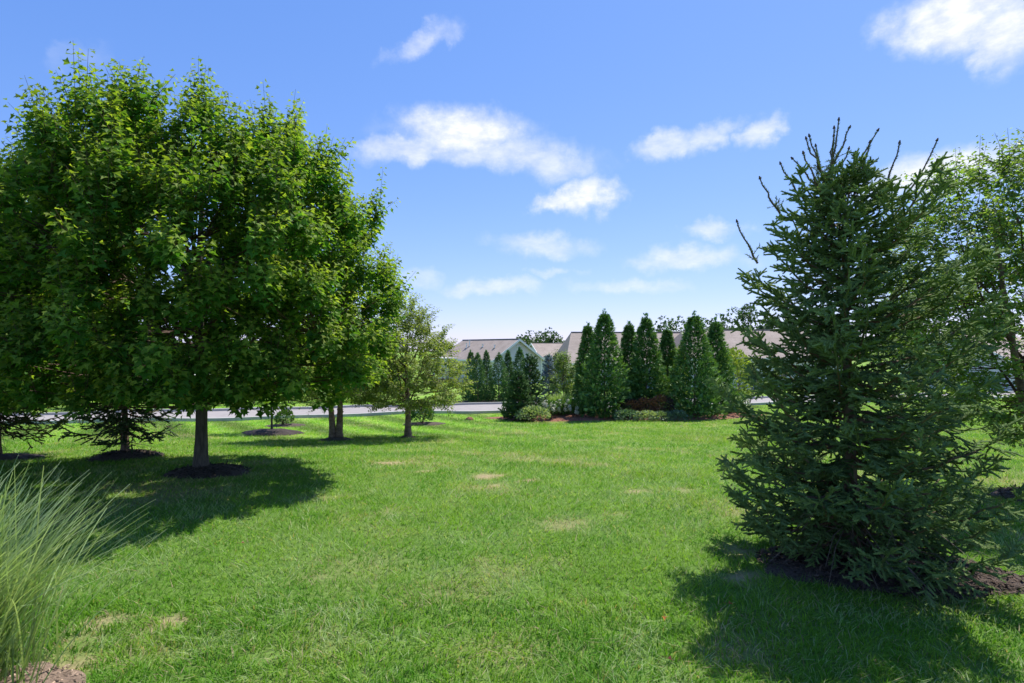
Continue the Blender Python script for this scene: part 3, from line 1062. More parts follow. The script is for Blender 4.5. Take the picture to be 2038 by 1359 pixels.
    # leading shoots at the top: long, stiff, with short needles and a bud
    if tips:
        for (ox, oz, tx, tzz, ty) in tips:
            mbx = MB() if split else pool
            p0 = np.array([ox, ty * .4, oz])
            p1 = np.array([tx, ty, tzz])
            P = bend_path(p0, p1, -.04 * np.linalg.norm(p1 - p0), 7, .006)
            tube(mbx, P, np.linspace(.0085, .004, 7) * wmul, 5, (.12, .085, .05), 0)
            needles(mbx, P[:-1], P[1:], np.full(6, .15))
            needles(mbx, P[:-1], P[1:], np.full(6, .15))
            tube(mbx, [p1, p1 + unit(p1 - P[-2]) * .022], [.011 * wmul, .004 * wmul], 5, (.10, .06, .035), 0)
            # side shoots low on the leader
            for f in (.06, .22):
                b = P[0] + (P[-1] - P[0]) * f
                for s in range(3):
                    e = unit(unit(p1 - p0) * .8 + rng.normal(0, .75, 3))
                    b1 = b + e * rng.uniform(.05, .10)
                    prisms(mbx, b[None], b1[None], .003, .0015, twigcol, 0)
                    needles(mbx, b[None], b1[None], np.array([.4]))
            if split:
                mbx.obj("leading_shoot", [M["twig"], M["needle"]], root)
    # dead twigs low on the stem
    if dead:
        mbx = MB()
        th = rng.random(dead) * 2 * PI
        z0 = rng.uniform(.10, zmin + .35, dead)
        l = rng.uniform(.2, .6, dead)
        p0 = np.column_stack([np.zeros(dead), np.zeros(dead), z0])
        p1 = p0 + np.column_stack([np.cos(th) * l, np.sin(th) * l, rng.normal(-.05, .06, dead)])
        p2 = p1 + np.column_stack([np.cos(th) * l * .4, np.sin(th) * l * .4, rng.normal(-.1, .06, dead)])
        prisms(mbx, p0, p1, .005, .003, (.16, .12, .09))
        prisms(mbx, p1, p2, .003, .0015, (.16, .12, .09))
        for k in range(4):
            f = rng.random(dead)[:, None]
            b = p0 + (p1 - p0) * f
            e = b + rng.normal(0, .10, (dead, 3)) + [0, 0, -.07]
            prisms(mbx, b, e, .0018, .001, (.18, .14, .10))
        mbx.obj("dead_twigs", M["twig"], root, kind="stuff")
    if not split:
        pool.obj("crown", [M["twig"], M["needle"]], root, kind="stuff")


SP_OLD, SP_NEW = (.060, .125, .042), (.285, .385, .13)
sroot = thing("spruce_tree", "large dark spruce with long bare leading shoots on dark mulch", "tree", at(*SPR_XY))
tipx = lambda px, py, d=4.1: (PX(px, d) - SPR_XY[0], PZ(py, d) - float(tz(*SPR_XY)))
tips = []
for (px, py, bx, by, ty) in [(1685, 228, 1672, 330, 0), (1715, 238, 1676, 320, .05), (1750, 258, 1690, 345, -.08), (1634, 255, 1660, 350, .06),
                             (1660, 256, 1664, 350, -.1), (1697, 246, 1674, 340, .14), (1612, 272, 1652, 345, -.05), (1605, 298, 1650, 360, .1),
                             (1725, 275, 1690, 370, .12), (1722, 290, 1700, 400, -.15), (1790, 285, 1765, 400, -.1), (1885, 270, 1800, 420, 0),
                             (1915, 322, 1850, 420, .1), (1567, 318, 1620, 400, .0), (1513, 356, 1560, 420, -.1), (1478, 436, 1520, 520, .0),
                             (1585, 315, 1640, 390, -.2), (1668, 262, 1671, 360, .2)]:
    b, e = tipx(bx, by), tipx(px, py)
    tips.append((b[0], b[1], e[0], e[1], ty))
conifer(sroot, 3.0, [0, .3, .6, 1.0, 1.6, 2.0, 2.3, 2.6, 2.9], [.76, .91, .95, .92, .81, .67, .46, .24, .07], 122, .062,
        (.0205, .0060), 235, .052, .050, SP_OLD, SP_NEW, elev=((0, -8), (.25, 5), (.5, 19), (.75, 36), (1, 60)), asym=(.04, 0), zmin=.22, tips=tips,
        lean=(-.06, 0), dead=70, shootlen=(.05, .085), twl=.27, topthin=1.2)
s2 = thing("spruce_tree", "bare-stemmed spruce on a dark mulch mound behind the maple trunk", "tree", (SPR2_XY[0], SPR2_XY[1], float(tz(*SPR2_XY)) + .08))
conifer(s2, 3.0, [0, .4, .8, 1.4, 2.2, 3.0], [.8, .9, .88, .72, .42, .05], 80, .055, (.030, .011), 95, .085, .09, (.035, .075, .034), (.15, .21, .085),
        elev=((0, -14), (.3, -2), (.7, 25), (1, 55)), zmin=.36, dead=45, split=False)
s3 = thing("spruce_tree", "spruce with loose pale foliage standing beside the tall grass", "tree", at(*SPR3_XY))
conifer(s3, 3.3, [0, .5, .9, 1.5, 2.4, 3.3], [.8, 1.1, 1.15, .9, .5, .05], 75, .065, (.028, .006), 120, .09, .09, (.035, .065, .022), (.15, .18, .06),
        elev=((0, -10), (.3, 2), (.7, 28), (1, 55)), zmin=.50, dead=45, split=False)


# ------------------------------------------------------------------ the planted island: evergreens and shrubs
def arborvitae(px, top, wpx, d, label, group, c1=(.048, .140, .034), c2=(.185, .30, .072), n=4600, name="arborvitae"):
    x = PX(px, d)
    z0 = float(tz(x, d))
    H = PZ(top, d) - z0
    R0 = wpx / 2 / F * d
    root = thing(name, label, "tree", (x, d, z0), rng.random() * 6, group)
    mb = MB()
    tube(mb, trunk_path(H * .92, (0, 0), .02, 8), tr_rad(8, .045, .006), 6, (.16, .10, .07))
    mb.obj("trunk", M["twig"], root)
    h = H * (rng.random(n) ** 1.05) * .97 + .03
    f = h / H
    prof = np.clip((1 - f), 0, 1) ** .70 * (1 - .22 * np.exp(-f / .05))
    th = rng.random(n) * 2 * PI
    ph = rng.random(4) * 6
    lump = 1 + .13 * np.sin(4 * th + h * 5 + ph[0]) * np.sin(h * 7 + ph[1]) + .10 * np.sin(7 * th - h * 11 + ph[2]) + .07 * np.sin(2 * th + h * 3 + ph[3])
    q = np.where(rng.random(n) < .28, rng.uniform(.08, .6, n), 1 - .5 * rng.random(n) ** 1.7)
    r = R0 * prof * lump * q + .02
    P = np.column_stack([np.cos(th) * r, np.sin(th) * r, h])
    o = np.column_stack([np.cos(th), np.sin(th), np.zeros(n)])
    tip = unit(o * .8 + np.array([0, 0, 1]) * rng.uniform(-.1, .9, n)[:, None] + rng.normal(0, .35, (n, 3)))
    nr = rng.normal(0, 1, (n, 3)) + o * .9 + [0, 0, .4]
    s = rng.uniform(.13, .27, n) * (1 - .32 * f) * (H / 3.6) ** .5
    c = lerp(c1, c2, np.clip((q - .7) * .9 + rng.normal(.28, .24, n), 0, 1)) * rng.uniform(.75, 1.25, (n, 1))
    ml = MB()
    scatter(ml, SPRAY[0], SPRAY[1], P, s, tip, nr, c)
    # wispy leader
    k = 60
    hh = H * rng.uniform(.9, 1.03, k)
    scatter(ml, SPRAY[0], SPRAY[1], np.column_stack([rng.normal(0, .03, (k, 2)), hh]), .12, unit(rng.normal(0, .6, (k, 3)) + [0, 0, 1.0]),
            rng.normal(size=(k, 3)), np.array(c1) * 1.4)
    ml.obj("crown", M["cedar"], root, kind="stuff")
    return root


G1 = "evergreens of the screen planting"
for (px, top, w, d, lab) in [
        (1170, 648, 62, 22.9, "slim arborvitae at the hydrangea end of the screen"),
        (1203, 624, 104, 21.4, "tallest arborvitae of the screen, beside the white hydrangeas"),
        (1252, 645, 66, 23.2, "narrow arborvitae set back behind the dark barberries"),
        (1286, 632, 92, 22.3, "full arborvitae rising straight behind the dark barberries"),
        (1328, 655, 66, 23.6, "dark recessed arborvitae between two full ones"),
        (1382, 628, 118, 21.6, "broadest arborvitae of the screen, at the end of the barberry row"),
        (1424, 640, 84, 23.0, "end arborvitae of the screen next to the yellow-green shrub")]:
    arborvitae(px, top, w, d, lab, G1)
G2 = "evergreens across the street"
for (px, top, w, d, lab) in [
        (937, 701, 36, 32.8, "narrow evergreen nearest the porch across the street"),
        (951, 706, 46, 31.8, "pale-tipped evergreen second from the porch across the street"),
        (968, 701, 34, 33.0, "slender evergreen in front of the house eave"),
        (993, 706, 54, 31.9, "broad evergreen in front of the near house corner"),
        (1011, 701, 34, 33.3, "slender evergreen before the gable wall"),
        (1034, 695, 44, 33.0, "evergreen before the gable vent, half behind the dark spruces")]:
    arborvitae(px, top, w, d, lab, G2, (.040, .115, .034), (.14, .24, .07), 1800)


def shrub(name, label, px, py, w, h, d, leaf, size, n, c1, c2, cat="shrub", group=None, mat="shrub_leaf", up=.5, lumps=5, flowers=0, fcol=(.75, .74, .60), stem=True, deep=1.0, base=None):
    """a rounded shrub: stems, lumpy mass of leaves, flower heads as parts"""
    x = PX(px, d)
    z0 = float(tz(x, d)) + (base or 0)
    root = thing(name, label, cat, (x, d, z0), 0, group)
    R0, H = w / 2 / F * d, h / F * d
    if stem:
        mb = MB()
        for k in range(6):
            a = rng.random() * 6.28
            tube(mb, bend_path((0, 0, -.02), (math.cos(a) * R0 * .6, math.sin(a) * R0 * .6, H * rng.uniform(.5, .85)), -.02, 5, .01), np.linspace(.016, .005, 5), 4, (.12, .08, .05))
        mb.obj("stem", M["twig"], root)
    v = unit(rng.normal(size=(n, 3)))
    v[:, 2] = np.where(v[:, 2] < -.55, -v[:, 2], v[:, 2])
    lc = unit(rng.normal(size=(lumps * 3, 3)) + [0, 0, .3])
    lum = 1 + .20 * (np.max(v @ lc.T, axis=1) ** 6 - .5)
    q = (1 - .4 * rng.random(n) ** 2) * lum
    P = v * q[:, None] * [R0, R0 * deep, H * .52] + [0, 0, H * .5]
    P[:, 2] = np.maximum(P[:, 2], .02)
    tip = unit(v + np.array([0, 0, up]) + rng.normal(0, .45, (n, 3)))
    nr = v * .6 + rng.normal(0, .6, (n, 3)) + [0, 0, .8]
    c = lerp(c1, c2, np.clip(rng.normal(.5, .3, n), 0, 1)) * rng.uniform(1.1, 1.6, (n, 1))
    ml = MB()
    scatter(ml, leaf[0], leaf[1], P, rng.uniform(.7, 1.3, n) * size, tip, nr, c)
    ml.obj("foliage", M[mat], root, kind="stuff")
    for k in range(flowers):
        fv = unit(rng.normal(size=3) + [0, -.5, .5])
        p = fv * [R0 * 1.0, R0 * deep, H * .50] + [0, 0, H * .52]
        m = 46
        pv = unit(rng.normal(size=(m, 3)))
        mf = MB()
        scatter(mf, OVATE[0], OVATE[1], p + pv * [.055, .055, .07], .05, unit(np.cross(pv, rng.normal(size=(m, 3)))), pv,
                np.array(fcol) * rng.uniform(.8, 1.1, (m, 1)))
        mf.obj("flower_head", M["petal"], root)
    return root


# dark little spruces at the street end of the island
for (px, top, w, d, lab) in [(1033, 742, 72, 20.9, "low dark spruce at the street end of the red mulch bed"), (1056, 706, 70, 22.2, "taller dark spruce behind the low one in the red mulch bed")]:
    x = PX(px, d)
    r0 = thing("spruce_tree", lab, "tree", (x, d, float(tz(x, d)) + .04))
    H = PZ(top, d) - float(tz(x, d))
    R0 = w / 2 / F * d
    conifer(r0, H, [0, H * .15, H * .5, H * .8, H], [R0 * .95, R0 * 1.05, R0 * .8, R0 * .4, .04], 60, .05, (.06, .016), 62, .13, .13,
            (.032, .085, .030), (.12, .20, .06), elev=((0, 0), (.4, 16), (.8, 40), (1, 55)), zmin=.10, split=False, twl=.38, shootlen=(.09, .16), wmul=1.6)
x = PX(1093, 25.5)
r0 = thing("spruce_tree", "silvery blue spruce behind the dark spruces", "tree", (x, 25.5, float(tz(x, 25.5))))
conifer(r0, PZ(700, 25.5) - float(tz(x, 25.5)), [0, .5, 1.2, 2.0, 2.6], [.6, .62, .5, .3, .05], 60, .05, (.06, .016), 62, .13, .13,
        (.14, .19, .22), (.34, .42, .46), elev=((0, 0), (.4, 10), (.8, 30), (1, 50)), zmin=.15, split=False, twl=.38, shootlen=(.09, .16), wmul=1.6)
xx = PX(1122, 24.6)
yt = thing("young_tree", "slender yellow-green young tree between the blue spruce and the screen", "tree", at(xx, 24.6))
broadleaf(yt, [.5, .9, 1.4, 1.9, 2.5], [.35, .62, .60, .40, .12], [trunk_path(2.1, (.02, 0), .02, 8)], [tr_rad(8, .03, .008)], M["maple_bark"], M["shrub_leaf"],
          OVATE, 42, .22, 6, (.18, .32), .06, .12, .03, (.13, .22, .04), (.29, .35, .075), nlimb=6, limb_z=(.5, 1.8), limb_r=.012)
xx = PX(1110, 27.5)
yt = thing("young_tree", "tall thin green young tree behind the blue spruce", "tree", at(xx, 27.5))
broadleaf(yt, [1.2, 1.8, 2.2, 2.6], [.35, .5, .42, .10], [trunk_path(2.3, (.02, 0), .02, 8)], [tr_rad(8, .03, .008)], M["maple_bark"], M["shrub_leaf"],
          OVATE, 34, .22, 6, (.18, .32), .06, .13, .03, (.06, .12, .025), (.19, .24, .05), nlimb=6, limb_z=(.9, 1.9), limb_r=.012)

shrub("flowering_shrub", "shrub with peach-pink blooms before the grey-walled house", 1143, 780, 44, 62, 25.6, OVATE, .10, 700, (.07, .12, .03), (.17, .20, .06), flowers=12, fcol=(.62, .42, .30))
GH = "white hydrangeas along the red mulch"
for (px, w, h, d, lab, nf) in [(1092, 34, 32, 21.2, "white hydrangea beside the pale variegated shrub", 14), (1115, 30, 30, 21.5, "white hydrangea in front of the bright ornamental grass", 13),
                               (1141, 34, 34, 21.3, "white hydrangea against the tallest arborvitae", 12), (1468, 40, 40, 21.8, "white hydrangea at the far end of the screen behind the large spruce", 12)]:
    shrub("hydrangea", lab, px, 830, w, h, d, OVATE, .085, 420, (.03, .085, .02), (.08, .15, .035), group=GH, flowers=nf, base=.10)
shrub("variegated_shrub", "low grey-green and cream variegated shrub below the dark spruces", 1060, 836, 66, 27, 20.3, OVATE, .075, 900, (.07, .13, .05), (.34, .38, .20), base=.05)
shrub("clipped_shrub", "small clipped dark green shrub at the tip of the red mulch bed", 1015, 832, 34, 32, 21.6, OVATE, .07, 700, (.025, .07, .018), (.06, .12, .03), base=.05)
GB = "dark barberries in front of the screen"
for (px, w, h, d, lab) in [(1250, 52, 32, 20.9, "dark purple barberry at the hydrangea side of its row"), (1284, 52, 34, 20.95, "dark purple barberry in the middle of its row"),
                           (1318, 48, 40, 20.9, "taller bronze-tipped barberry beside the broadest arborvitae")]:
    shrub("barberry", lab, px, 822, w, h, d, OVATE, .06, 900, (.020, .012, .014), (.045, .028, .026), group=GB, up=1.0, base=.12)
GJ = "low junipers edging the mulch bed"
for (px, w, h, d, c1, c2, lab) in [(1247, 50, 18, 20.25, (.03, .07, .04), (.11, .17, .09), "dull green creeping juniper at the hydrangea side of the edging"),
                                   (1288, 46, 16, 20.2, (.10, .14, .06), (.33, .38, .20), "pale cream-tipped creeping juniper in the edging"),
                                   (1318, 42, 15, 20.25, (.06, .10, .05), (.20, .26, .14), "grey-green creeping juniper between pale and blue ones"),
                                   (1347, 36, 17, 20.3, (.05, .09, .06), (.15, .21, .14), "blue-grey creeping juniper at the far end of the edging")]:
    shrub("juniper", lab, px, 834, w, h, d, SPRAY, .10, 520, c1, c2, group=GJ, stem=False, up=.2, base=.02)
shrub("yellow_shrub", "tall yellow-green shrub showing between the arborvitae tops", 1346, 800, 44, 118, 25.6, OVATE, .13, 1500, (.15, .20, .035), (.30, .33, .07))
shrub("yellow_shrub", "broad yellow-green shrub beyond the end arborvitae of the screen", 1456, 812, 76, 120, 24.6, OVATE, .13, 1900, (.13, .19, .04), (.28, .32, .07))
shrub("dark_shrub", "dark purple shrub before the white windows behind the large spruce", 1490, 790, 52, 70, 28.0, OVATE, .12, 900, (.025, .03, .025), (.06, .07, .05))
shrub("round_shrub", "tidy round dark green shrub by the street behind the birch", 838, 838, 44, 42, 18.9, OVATE, .075, 1400, (.022, .075, .018), (.065, .14, .03))
shrub("round_shrub", "little open green shrub behind the sapling's mulch mound", 566, 838, 34, 30, 17.9, OVATE, .08, 500, (.03, .08, .02), (.09, .15, .035))
shrub("small_plant", "tiny lone plant on the lawn edge by the street, beyond the bare-stemmed spruce", 162, 838, 22, 26, 18.6, OVATE, .09, 120, (.03, .08, .02), (.09, .14, .035))
GL = "hedge shrubs across the street"
hl = ["behind the twin birch stems", "between the twin birch and the sapling", "between the two birches", "behind the single-stemmed birch", "above the sapling", "between the sapling and the maple trunk",
      "behind the maple trunk", "between the maple trunk and the bare-stemmed spruce", "behind the bare-stemmed spruce", "between the two spruces under the maple crown", "nearest the tall grass"]
for k, px in enumerate([690, 640, 745, 795, 575, 505, 430, 350, 265, 170, 70]):
    d = 31.5 + (px - 700) * .009 + rng.uniform(-.5, .5)
    shrub("hedge_shrub", "clipped upright hedge shrub across the street, " + hl[k], px, 800, rng.uniform(44, 60), rng.uniform(48, 70), d, OVATE, .16, 800,
          (.03, .08, .022), (.11, .17, .045), group=GL)


def blades(mb, n, base, spread, length, width, tilt, c1, c2, segs=6, dirbias=None, arch=1.0):
    """arching ribbons; returns list of blade meshes' data"""
    res = []
    for k in range(n):
        a = rng.random() * 2 * PI if dirbias is None else rng.normal(dirbias[0], dirbias[1])
        b = np.array(base) + np.append(rng.normal(0, spread, 2), 0)
        L = rng.uniform(*length)
        tl = rng.uniform(*tilt)
        out_ = np.array([math.cos(a), math.sin(a), 0])
        t = np.linspace(0, 1, segs + 1)
        ang = tl + arch * rng.uniform(.5, 1.3) * t ** 1.6
        stepv = np.column_stack([np.sin(ang)[:, None] * out_[None, :2], np.cos(ang)]) * (L / segs)
        P = b + np.concatenate([[np.zeros(3)], np.cumsum(stepv[:-1], 0)])
        w = width * rng.uniform(.7, 1.25) * np.clip(1.15 - t, 0.02, 1) ** .7
        s = np.array([-out_[1], out_[0], 0]) + rng.normal(0, .4, 3) * [1, 1, .5]
        s = s / np.linalg.norm(s)
        V = np.concatenate([P - s * w[:, None] * .5, P + s * w[:, None] * .5])
        m = segs + 1
        i = np.arange(segs)
        Fc = np.stack([i, i + 1, m + i + 1, m + i], -1)
        c = lerp(c1, c2, np.clip(t + rng.normal(-.1, .3), 0, 1)) * rng.uniform(.8, 1.15)
        c = np.concatenate([c, c])
        res.append((V, Fc, c))
    return res


og = thing("ornamental_grass", "bright green mounded ornamental grass above the white hydrangeas", "grass clump", at(PX(1116, 22.3), 22.3))
mb = MB()
for V, Fc, c in blades(mb, 900, (0, 0, 0), .24, (.7, 1.1), .018, (0, .55), (.13, .27, .04), (.30, .42, .09), 5):
    mb.add(V, Fc, c)
mb.obj("foliage", M["tall_grass"], og, kind="stuff")

fg = thing("ornamental_grass", "tall pale fountain of ornamental grass arching over dry soil", "grass clump", at(-2.68, 2.55))
mb = MB()
for V, Fc, c in blades(mb, 1700, (0, 0, 0), .15, (.60, 1.12), .0080, (.03, .60), (.19, .29, .09), (.40, .52, .23), 9, arch=.7):
    mb.add(V, Fc, c)
mb.obj("foliage", M["tall_grass"], fg, kind="stuff")
for V, Fc, c in blades(mb, 240, (.06, 0, 0), .15, (.75, 1.18), .0090, (.1, .62), (.22, .32, .10), (.48, .57, .28), 9, dirbias=(.1, .75), arch=.7):
    MB().add(V, Fc, c).obj("blade", M["tall_grass"], fg)


# ------------------------------------------------------------------ houses
def house(label, x, y, rz, W, L, eave, rise, wallmat, hip=0.0, group=None, windows=(), pipes=(), gvent=False, base_drop=.4):
    """local: X along the gable end, Y along the ridge going back; origin mid gable end at ground"""
    z0 = float(tz(x, y))
    root = thing("house", label, "house", (x, y, z0), rz, group)
    hw = W / 2
    b = -base_drop
    mb = MB()
    V = [(-hw, 0, b), (hw, 0, b), (hw, L, b), (-hw, L, b), (-hw, 0, eave), (hw, 0, eave), (hw, L, eave), (-hw, L, eave)]
    Fc = [[0, 1, 5, 4], [1, 2, 6, 5], [2, 3, 7, 6], [3, 0, 4, 7]]
    mb.add(V, Fc)
    if hip == 0:
        mb.add([(-hw, 0, eave), (hw, 0, eave), (0, 0, eave + rise * .97), (-hw, L, eave), (hw, L, eave), (0, L, eave + rise * .97)], [[0, 1, 2], [4, 3, 5]])
    mb.obj("wall", wallmat, root)
    # roof slab with overhang and thickness
    oh = .38
    sl = rise / hw
    ex, ez = hw + oh, eave - oh * sl
    g0, g1 = -.32, L + .32
    r0, r1 = (g0, g1) if hip == 0 else (hip - .1, L - hip + .1)
    mr = MB()
    for dz in (.06, -.06):
        base = [(-ex, g0, ez + dz), (ex, g0, ez + dz), (ex, g1, ez + dz), (-ex, g1, ez + dz), (0, r0, eave + rise + dz), (0, r1, eave + rise + dz)]
        mr.add(base, [[0, 4, 5, 3], [1, 2, 5, 4]])
        if hip:
            mr.add(base, [[0, 1, 4], [2, 3, 5]])
    ro = mr.obj("roof", M["roof"], root)
    mt = MB()
    # ridge cap
    box(mt, (0, (r0 + r1) / 2, eave + rise + .075), (.22, r1 - r0, .05))
    mt.obj("ridge_cap", M["roof"], ro)
    for (rx, ry, rh) in pipes:
        mp_ = MB()
        zz = eave + rise - abs(rx) * sl
        tube(mp_, [(rx, ry, zz - .1), (rx, ry, zz + rh)], [.07, .07], 8)
        box(mp_, (rx, ry, zz + rh + .03), (.2, .2, .05))
        box(mp_, (rx, ry, zz + .05), (.34, .34, .05))
        mp_.obj("vent_pipe", M["metal"], ro)
    # fascia and rake boards
    for s in (-1, 1):
        mf = MB()
        box(mf, (s * (ex + .02), (g0 + g1) / 2, ez - .02), (.05, g1 - g0, .2))
        mf.obj("fascia", M["white"], root)
        if hip == 0:
            for yy in (g0 - .025, g1 + .025):
                mk = MB()
                dl = math.hypot(ex, ex * sl)
                a = math.atan(sl)
                V = []
                for yq in (yy - .025, yy + .025):
                    for (px_, pz) in ((s * ex, ez - .17), (s * ex, ez + .075), (0, eave + rise + .075), (0, eave + rise - .17)):
                        V.append((px_, yq, pz))
                mk.add(V, [[0, 1, 2, 3], [7, 6, 5, 4], [0, 4, 5, 1], [1, 5, 6, 2], [2, 6, 7, 3], [3, 7, 4, 0]])
                mk.obj("rake_board", M["white"], root)
    for sx in (-1, 1):
        for yy in (0, L):
            mc = MB()
            box(mc, (sx * (hw + .005), yy, (eave + b) / 2), (.16, .16, eave - b - .02))
            mc.obj("corner_board", M["white"], root)
    if gvent:
        mg = MB()
        box(mg, (0, -.02, eave + rise * .52), (.42, .06, .62))
        gv = mg.obj("gable_vent", M["white"], root)
        for k in range(5):
            ms_ = MB()
            box(ms_, (0, -.06, eave + rise * .52 - .22 + k * .11), (.34, .03, .05))
            ms_.obj("louvre", M["siding"], gv)
    for (face, u, z, ww, wh) in windows:
        if face == "g":
            c, s, sy = (u, -.03, z), (ww, .10, wh), None
            pane, ps = (u, -.065, z), (ww - .16, .05, wh - .16)
        else:
            sg = -1 if face == "l" else 1
            c, s = (sg * (hw + .03), u, z), (.10, ww, wh)
            pane, ps = (sg * (hw + .065), u, z), (.05, ww - .16, wh - .16)
        mw = MB()
        box(mw, c, s)
        wo = mw.obj("window", M["white"], root)
        mp2 = MB()
        box(mp2, pane, ps)
        mp2.obj("pane", M["glass"], wo)
        mm = MB()
        if face == "g":
            box(mm, (u, -.095, z), (.05, .02, wh - .16))
        else:
            box(mm, (sg * (hw + .095), u, z), (.02, .05, wh - .16))
        mm.obj("muntin", M["white"], wo)
    return root


th = RAD(35)
gx, gy = PX(1031, 61.5), 61.5
h1 = house("pale-sided house with brown roof and gable facing the dark spruces", gx, gy, th, 6.3, 11.5, 2.75, 2.05, M["siding"], windows=[("l", 1.7, 1.3, 1.5, 1.3), ("l", 7.2, 1.2, .9, 1.5), ("l", 9.2, 1.2, .9, 1.5), ("g", -1.2, 1.2, 1.0, 1.3), ("g", 1.3, 1.2, 1.0, 1.3)],
           pipes=[(-1.5, 2.3, .35), (-1.35, 5.0, .35), (-1.5, 8.4, .55), (-1.2, 8.2, .7)], gvent=True)
# porch on the eave side
mb = MB()
box(mb, (-4.1, 9.0, .1), (1.7, 3.2, .35))
mb.obj("porch_deck", M["deck"], h1)
for yy in (7.6, 9.0, 10.4):
    mb = MB()
    box(mb, (-4.8, yy, 1.45), (.16, .16, 2.5))
    mb.obj("porch_post", M["white"], h1)
mb = MB()
box(mb, (-4.2, 9.0, 2.66), (1.9, 3.6, .12))
mb.obj("porch_roof", M["white"], h1)

h2 = house("brown hip-roofed house with grey wall behind the arborvitae screen", PX(1117, 54), 54.5, RAD(-86), 8.6, 13.0, 2.55, 2.65, M["siding_grey"], hip=1.1,
           windows=[("r", 2.2, 1.3, 1.5, 1.5), ("r", 6.0, 1.3, 1.5, 1.5), ("r", 9.5, 1.3, 1.2, 1.5)])
h3 = house("house with streaked brown roof and white windows behind the large spruce", PX(1362, 49), 52.5, RAD(-84), 8.0, 14.0, 2.95, 2.35, M["siding"], hip=1.2,
           windows=[("r", 3.8, 1.8, 1.2, 1.4), ("r", 5.2, 1.8, 1.2, 1.4), ("r", 8.0, 1.8, 1.2, 1.4)])
h4 = house("distant small house with rosy roof seen between two larger roofs", PX(1062, 88), 90, RAD(-75), 8.5, 9.0, 2.9, 2.0, M["siding"], hip=0.0, windows=[("r", 3, 1.4, 1.2, 1.3)])
h5 = house("house across the street glimpsed under the maple crown", PX(300, 62), 62, RAD(20), 8.0, 12.0, 2.7, 2.2, M["siding"], windows=[("g", -1.5, 1.3, 1.2, 1.4), ("g", 1.5, 1.3, 1.2, 1.4), ("l", 3, 1.3, 1.2, 1.4)])
h6 = house("house across the street behind the birch with the leaning stem", PX(1930, 48), 50, RAD(-60), 8.0, 12.0, 2.7, 2.2, M["siding"], windows=[("r", 3, 1.3, 1.2, 1.4), ("r", 7, 1.3, 1.2, 1.4)])


# ------------------------------------------------------------------ far trees
def far_tree(label, px, top, wpx, d, group, c1=(.022, .055, .018), c2=(.065, .105, .030), n=900, low=.18):
    x = PX(px, d)
    z0 = float(tz(x, d))
    H = PZ(top, d) - z0
    R0 = wpx / 2 / F * d
    root = thing("far_tree", label, "tree", (x, d, z0), rng.random() * 6, group)
    mb = MB()
    tube(mb, trunk_path(H * .8, (0, 0), .1, 7), tr_rad(7, .02 * H + .08, .03), 7, (.13, .10, .08))
    nl = 8
    cen = []
    for k in range(nl):
        a = k * 2.4 + rng.uniform(-.4, .4)
        f = rng.uniform(low + .15, .86)
        rr = R0 * .58 * math.sin(min(1, (1 - f) * 1.6 + .15) * PI / 2)
        c = np.array([math.cos(a) * rr, math.sin(a) * rr, H * f])
        cen.append(c)
        tube(mb, bend_path((0, 0, H * f * .6), c, -.1, 5, .05), np.linspace(.012 * H, .02, 5), 4, (.13, .10, .08))
    mb.obj("trunk", M["twig"], root)
    cen.append(np.array([0, 0, H * .86]))
    cen = np.array(cen)
    ci = rng.integers(0, len(cen), n)
    v = unit(rng.normal(size=(n, 3)))
    rad = R0 * rng.uniform(.34, .55, len(cen))[ci]
    P = cen[ci] + v * (rad * (1 - .5 * rng.random(n) ** 2))[:, None] * [1, 1, .8 * min(1.4, H * .3 / R0 + .3)]
    P[:, 2] = np.clip(P[:, 2], H * low * .6, H * 1.02)
    s = rng.uniform(.6, 1.4, n) * max(.28, R0 * .17)
    c = lerp(c1, c2, np.clip(rng.normal(.4, .3, n), 0, 1)) * rng.uniform(1.1, 1.6, (n, 1))
    ml = MB()
    scatter(ml, MAPLE[0], MAPLE[1], P, s, unit(v + rng.normal(0, .6, (n, 3))), v * .5 + rng.normal(0, .6, (n, 3)) + [0, 0, .7], c)
    ml.obj("crown", M["shrub_leaf"], root, kind="stuff")


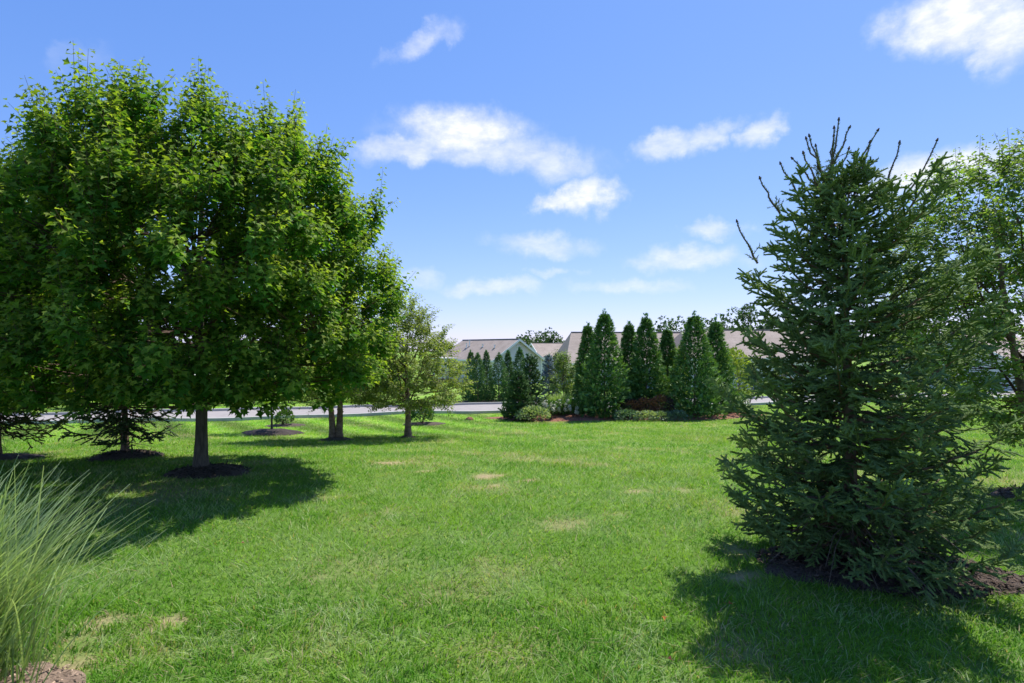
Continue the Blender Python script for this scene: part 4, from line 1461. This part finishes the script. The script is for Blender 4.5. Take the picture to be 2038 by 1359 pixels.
FG = "trees on the skyline"
fars = [(1005, 672, 16, 110, "yellowish tree tip above the pale-sided house ridge"), (1022, 672, 14, 112, "second yellowish tree tip above the pale-sided house ridge"),
        (1040, 667, 30, 150, "dark skyline tree just beyond the pale gable peak"), (1060, 661, 36, 155, "dark skyline tree above the rosy roof"), (1078, 662, 34, 160, "mid skyline tree above the blue spruce"),
        (1093, 656, 36, 150, "tallest skyline tree between the two house roofs"), (1108, 664, 32, 150, "skyline tree touching the hip roof's end"),
        (878, 682, 30, 140, "skyline tree beside the single birch crown"), (895, 685, 24, 150, "low skyline tree over the porch end of the pale-sided house"),
        (1322, 630, 44, 80, "green tree over the roof between two arborvitae tops"), (1350, 634, 46, 84, "second green tree over the roof between arborvitae tops"), (1400, 628, 40, 88, "skyline tree just past the broadest arborvitae"),
        (1432, 624, 44, 86, "skyline tree over the end arborvitae"), (1460, 606, 36, 76, "tall open skyline tree between end arborvitae and large spruce"), (1490, 602, 40, 78, "tallest open skyline tree touching the large spruce"),
        (1530, 628, 60, 80, "skyline tree hidden behind the large spruce crown")]
for (px, top, w, d, lab) in fars:
    yl = "yellowish" in lab
    far_tree(lab, px, top, w * 1.6, d, FG, *(((.12, .15, .03), (.24, .25, .06)) if yl else ((.022, .055, .018), (.065, .105, .030))), n=640)
k = 0
side_lab = ["beyond the houses past the tall grass", "beyond the tall grass and the street", "behind the second maple", "behind the spruce beside the tall grass", "behind the bare-stemmed spruce",
            "beyond the street between bare-stemmed spruce and maple trunk", "beyond the street between maple trunk and sapling", "above the sapling beyond the street", "behind the twin-stemmed birch", "between the birches beyond the street",
            "between the large spruce and the birch behind it", "straight behind the birch with the leaning stem", "past the birch with the leaning stem", "at the street end past the leaning birch"]
for px in [-350, -180, -60, 60, 170, 290, 420, 540, 640, 740, 1640, 1800, 1960, 2150]:
    d = rng.uniform(62, 85)
    far_tree("broad green tree " + side_lab[k], px, rng.uniform(630, 668), rng.uniform(90, 130), d, "trees beyond the street", n=700)
    k += 1

# ------------------------------------------------------------------ fallen leaves
for (px, py, c, lab) in [(1450, 1216, (.30, .09, .04), "curled red-brown leaf lying near the spruce shadow's edge"), (1322, 1244, (.40, .14, .04), "small orange leaf on the sunlit lawn"),
                         (1328, 1330, (.16, .05, .03), "dark brown leaf deep in the front lawn"), (1050, 992, (.30, .18, .10), "tan leaf beside the bare dry patches"),
                         (480, 1092, (.30, .17, .08), "brown leaf in the grass below the maple shadow")]:
    x, y = gpt(px, py)
    r0 = thing("fallen_leaf", lab, "leaf", (x, y, float(tz(x, y)) + .045), rng.random() * 6)
    mb = MB()
    V = MAPLE[0].copy()
    V[:, 2] += .9 * V[:, 0] ** 2
    mb.add(V * .032, MAPLE[1], np.array(c))
    mb.obj("blade", M["dead_leaf"], r0)
    mb = MB()
    tube(mb, [(0, 0, 0), (0, -.02, .006), (.004, -.038, .014)], [.0012, .001, .0008], 4, np.array(c) * .7)
    mb.obj("stalk", M["twig"], r0)
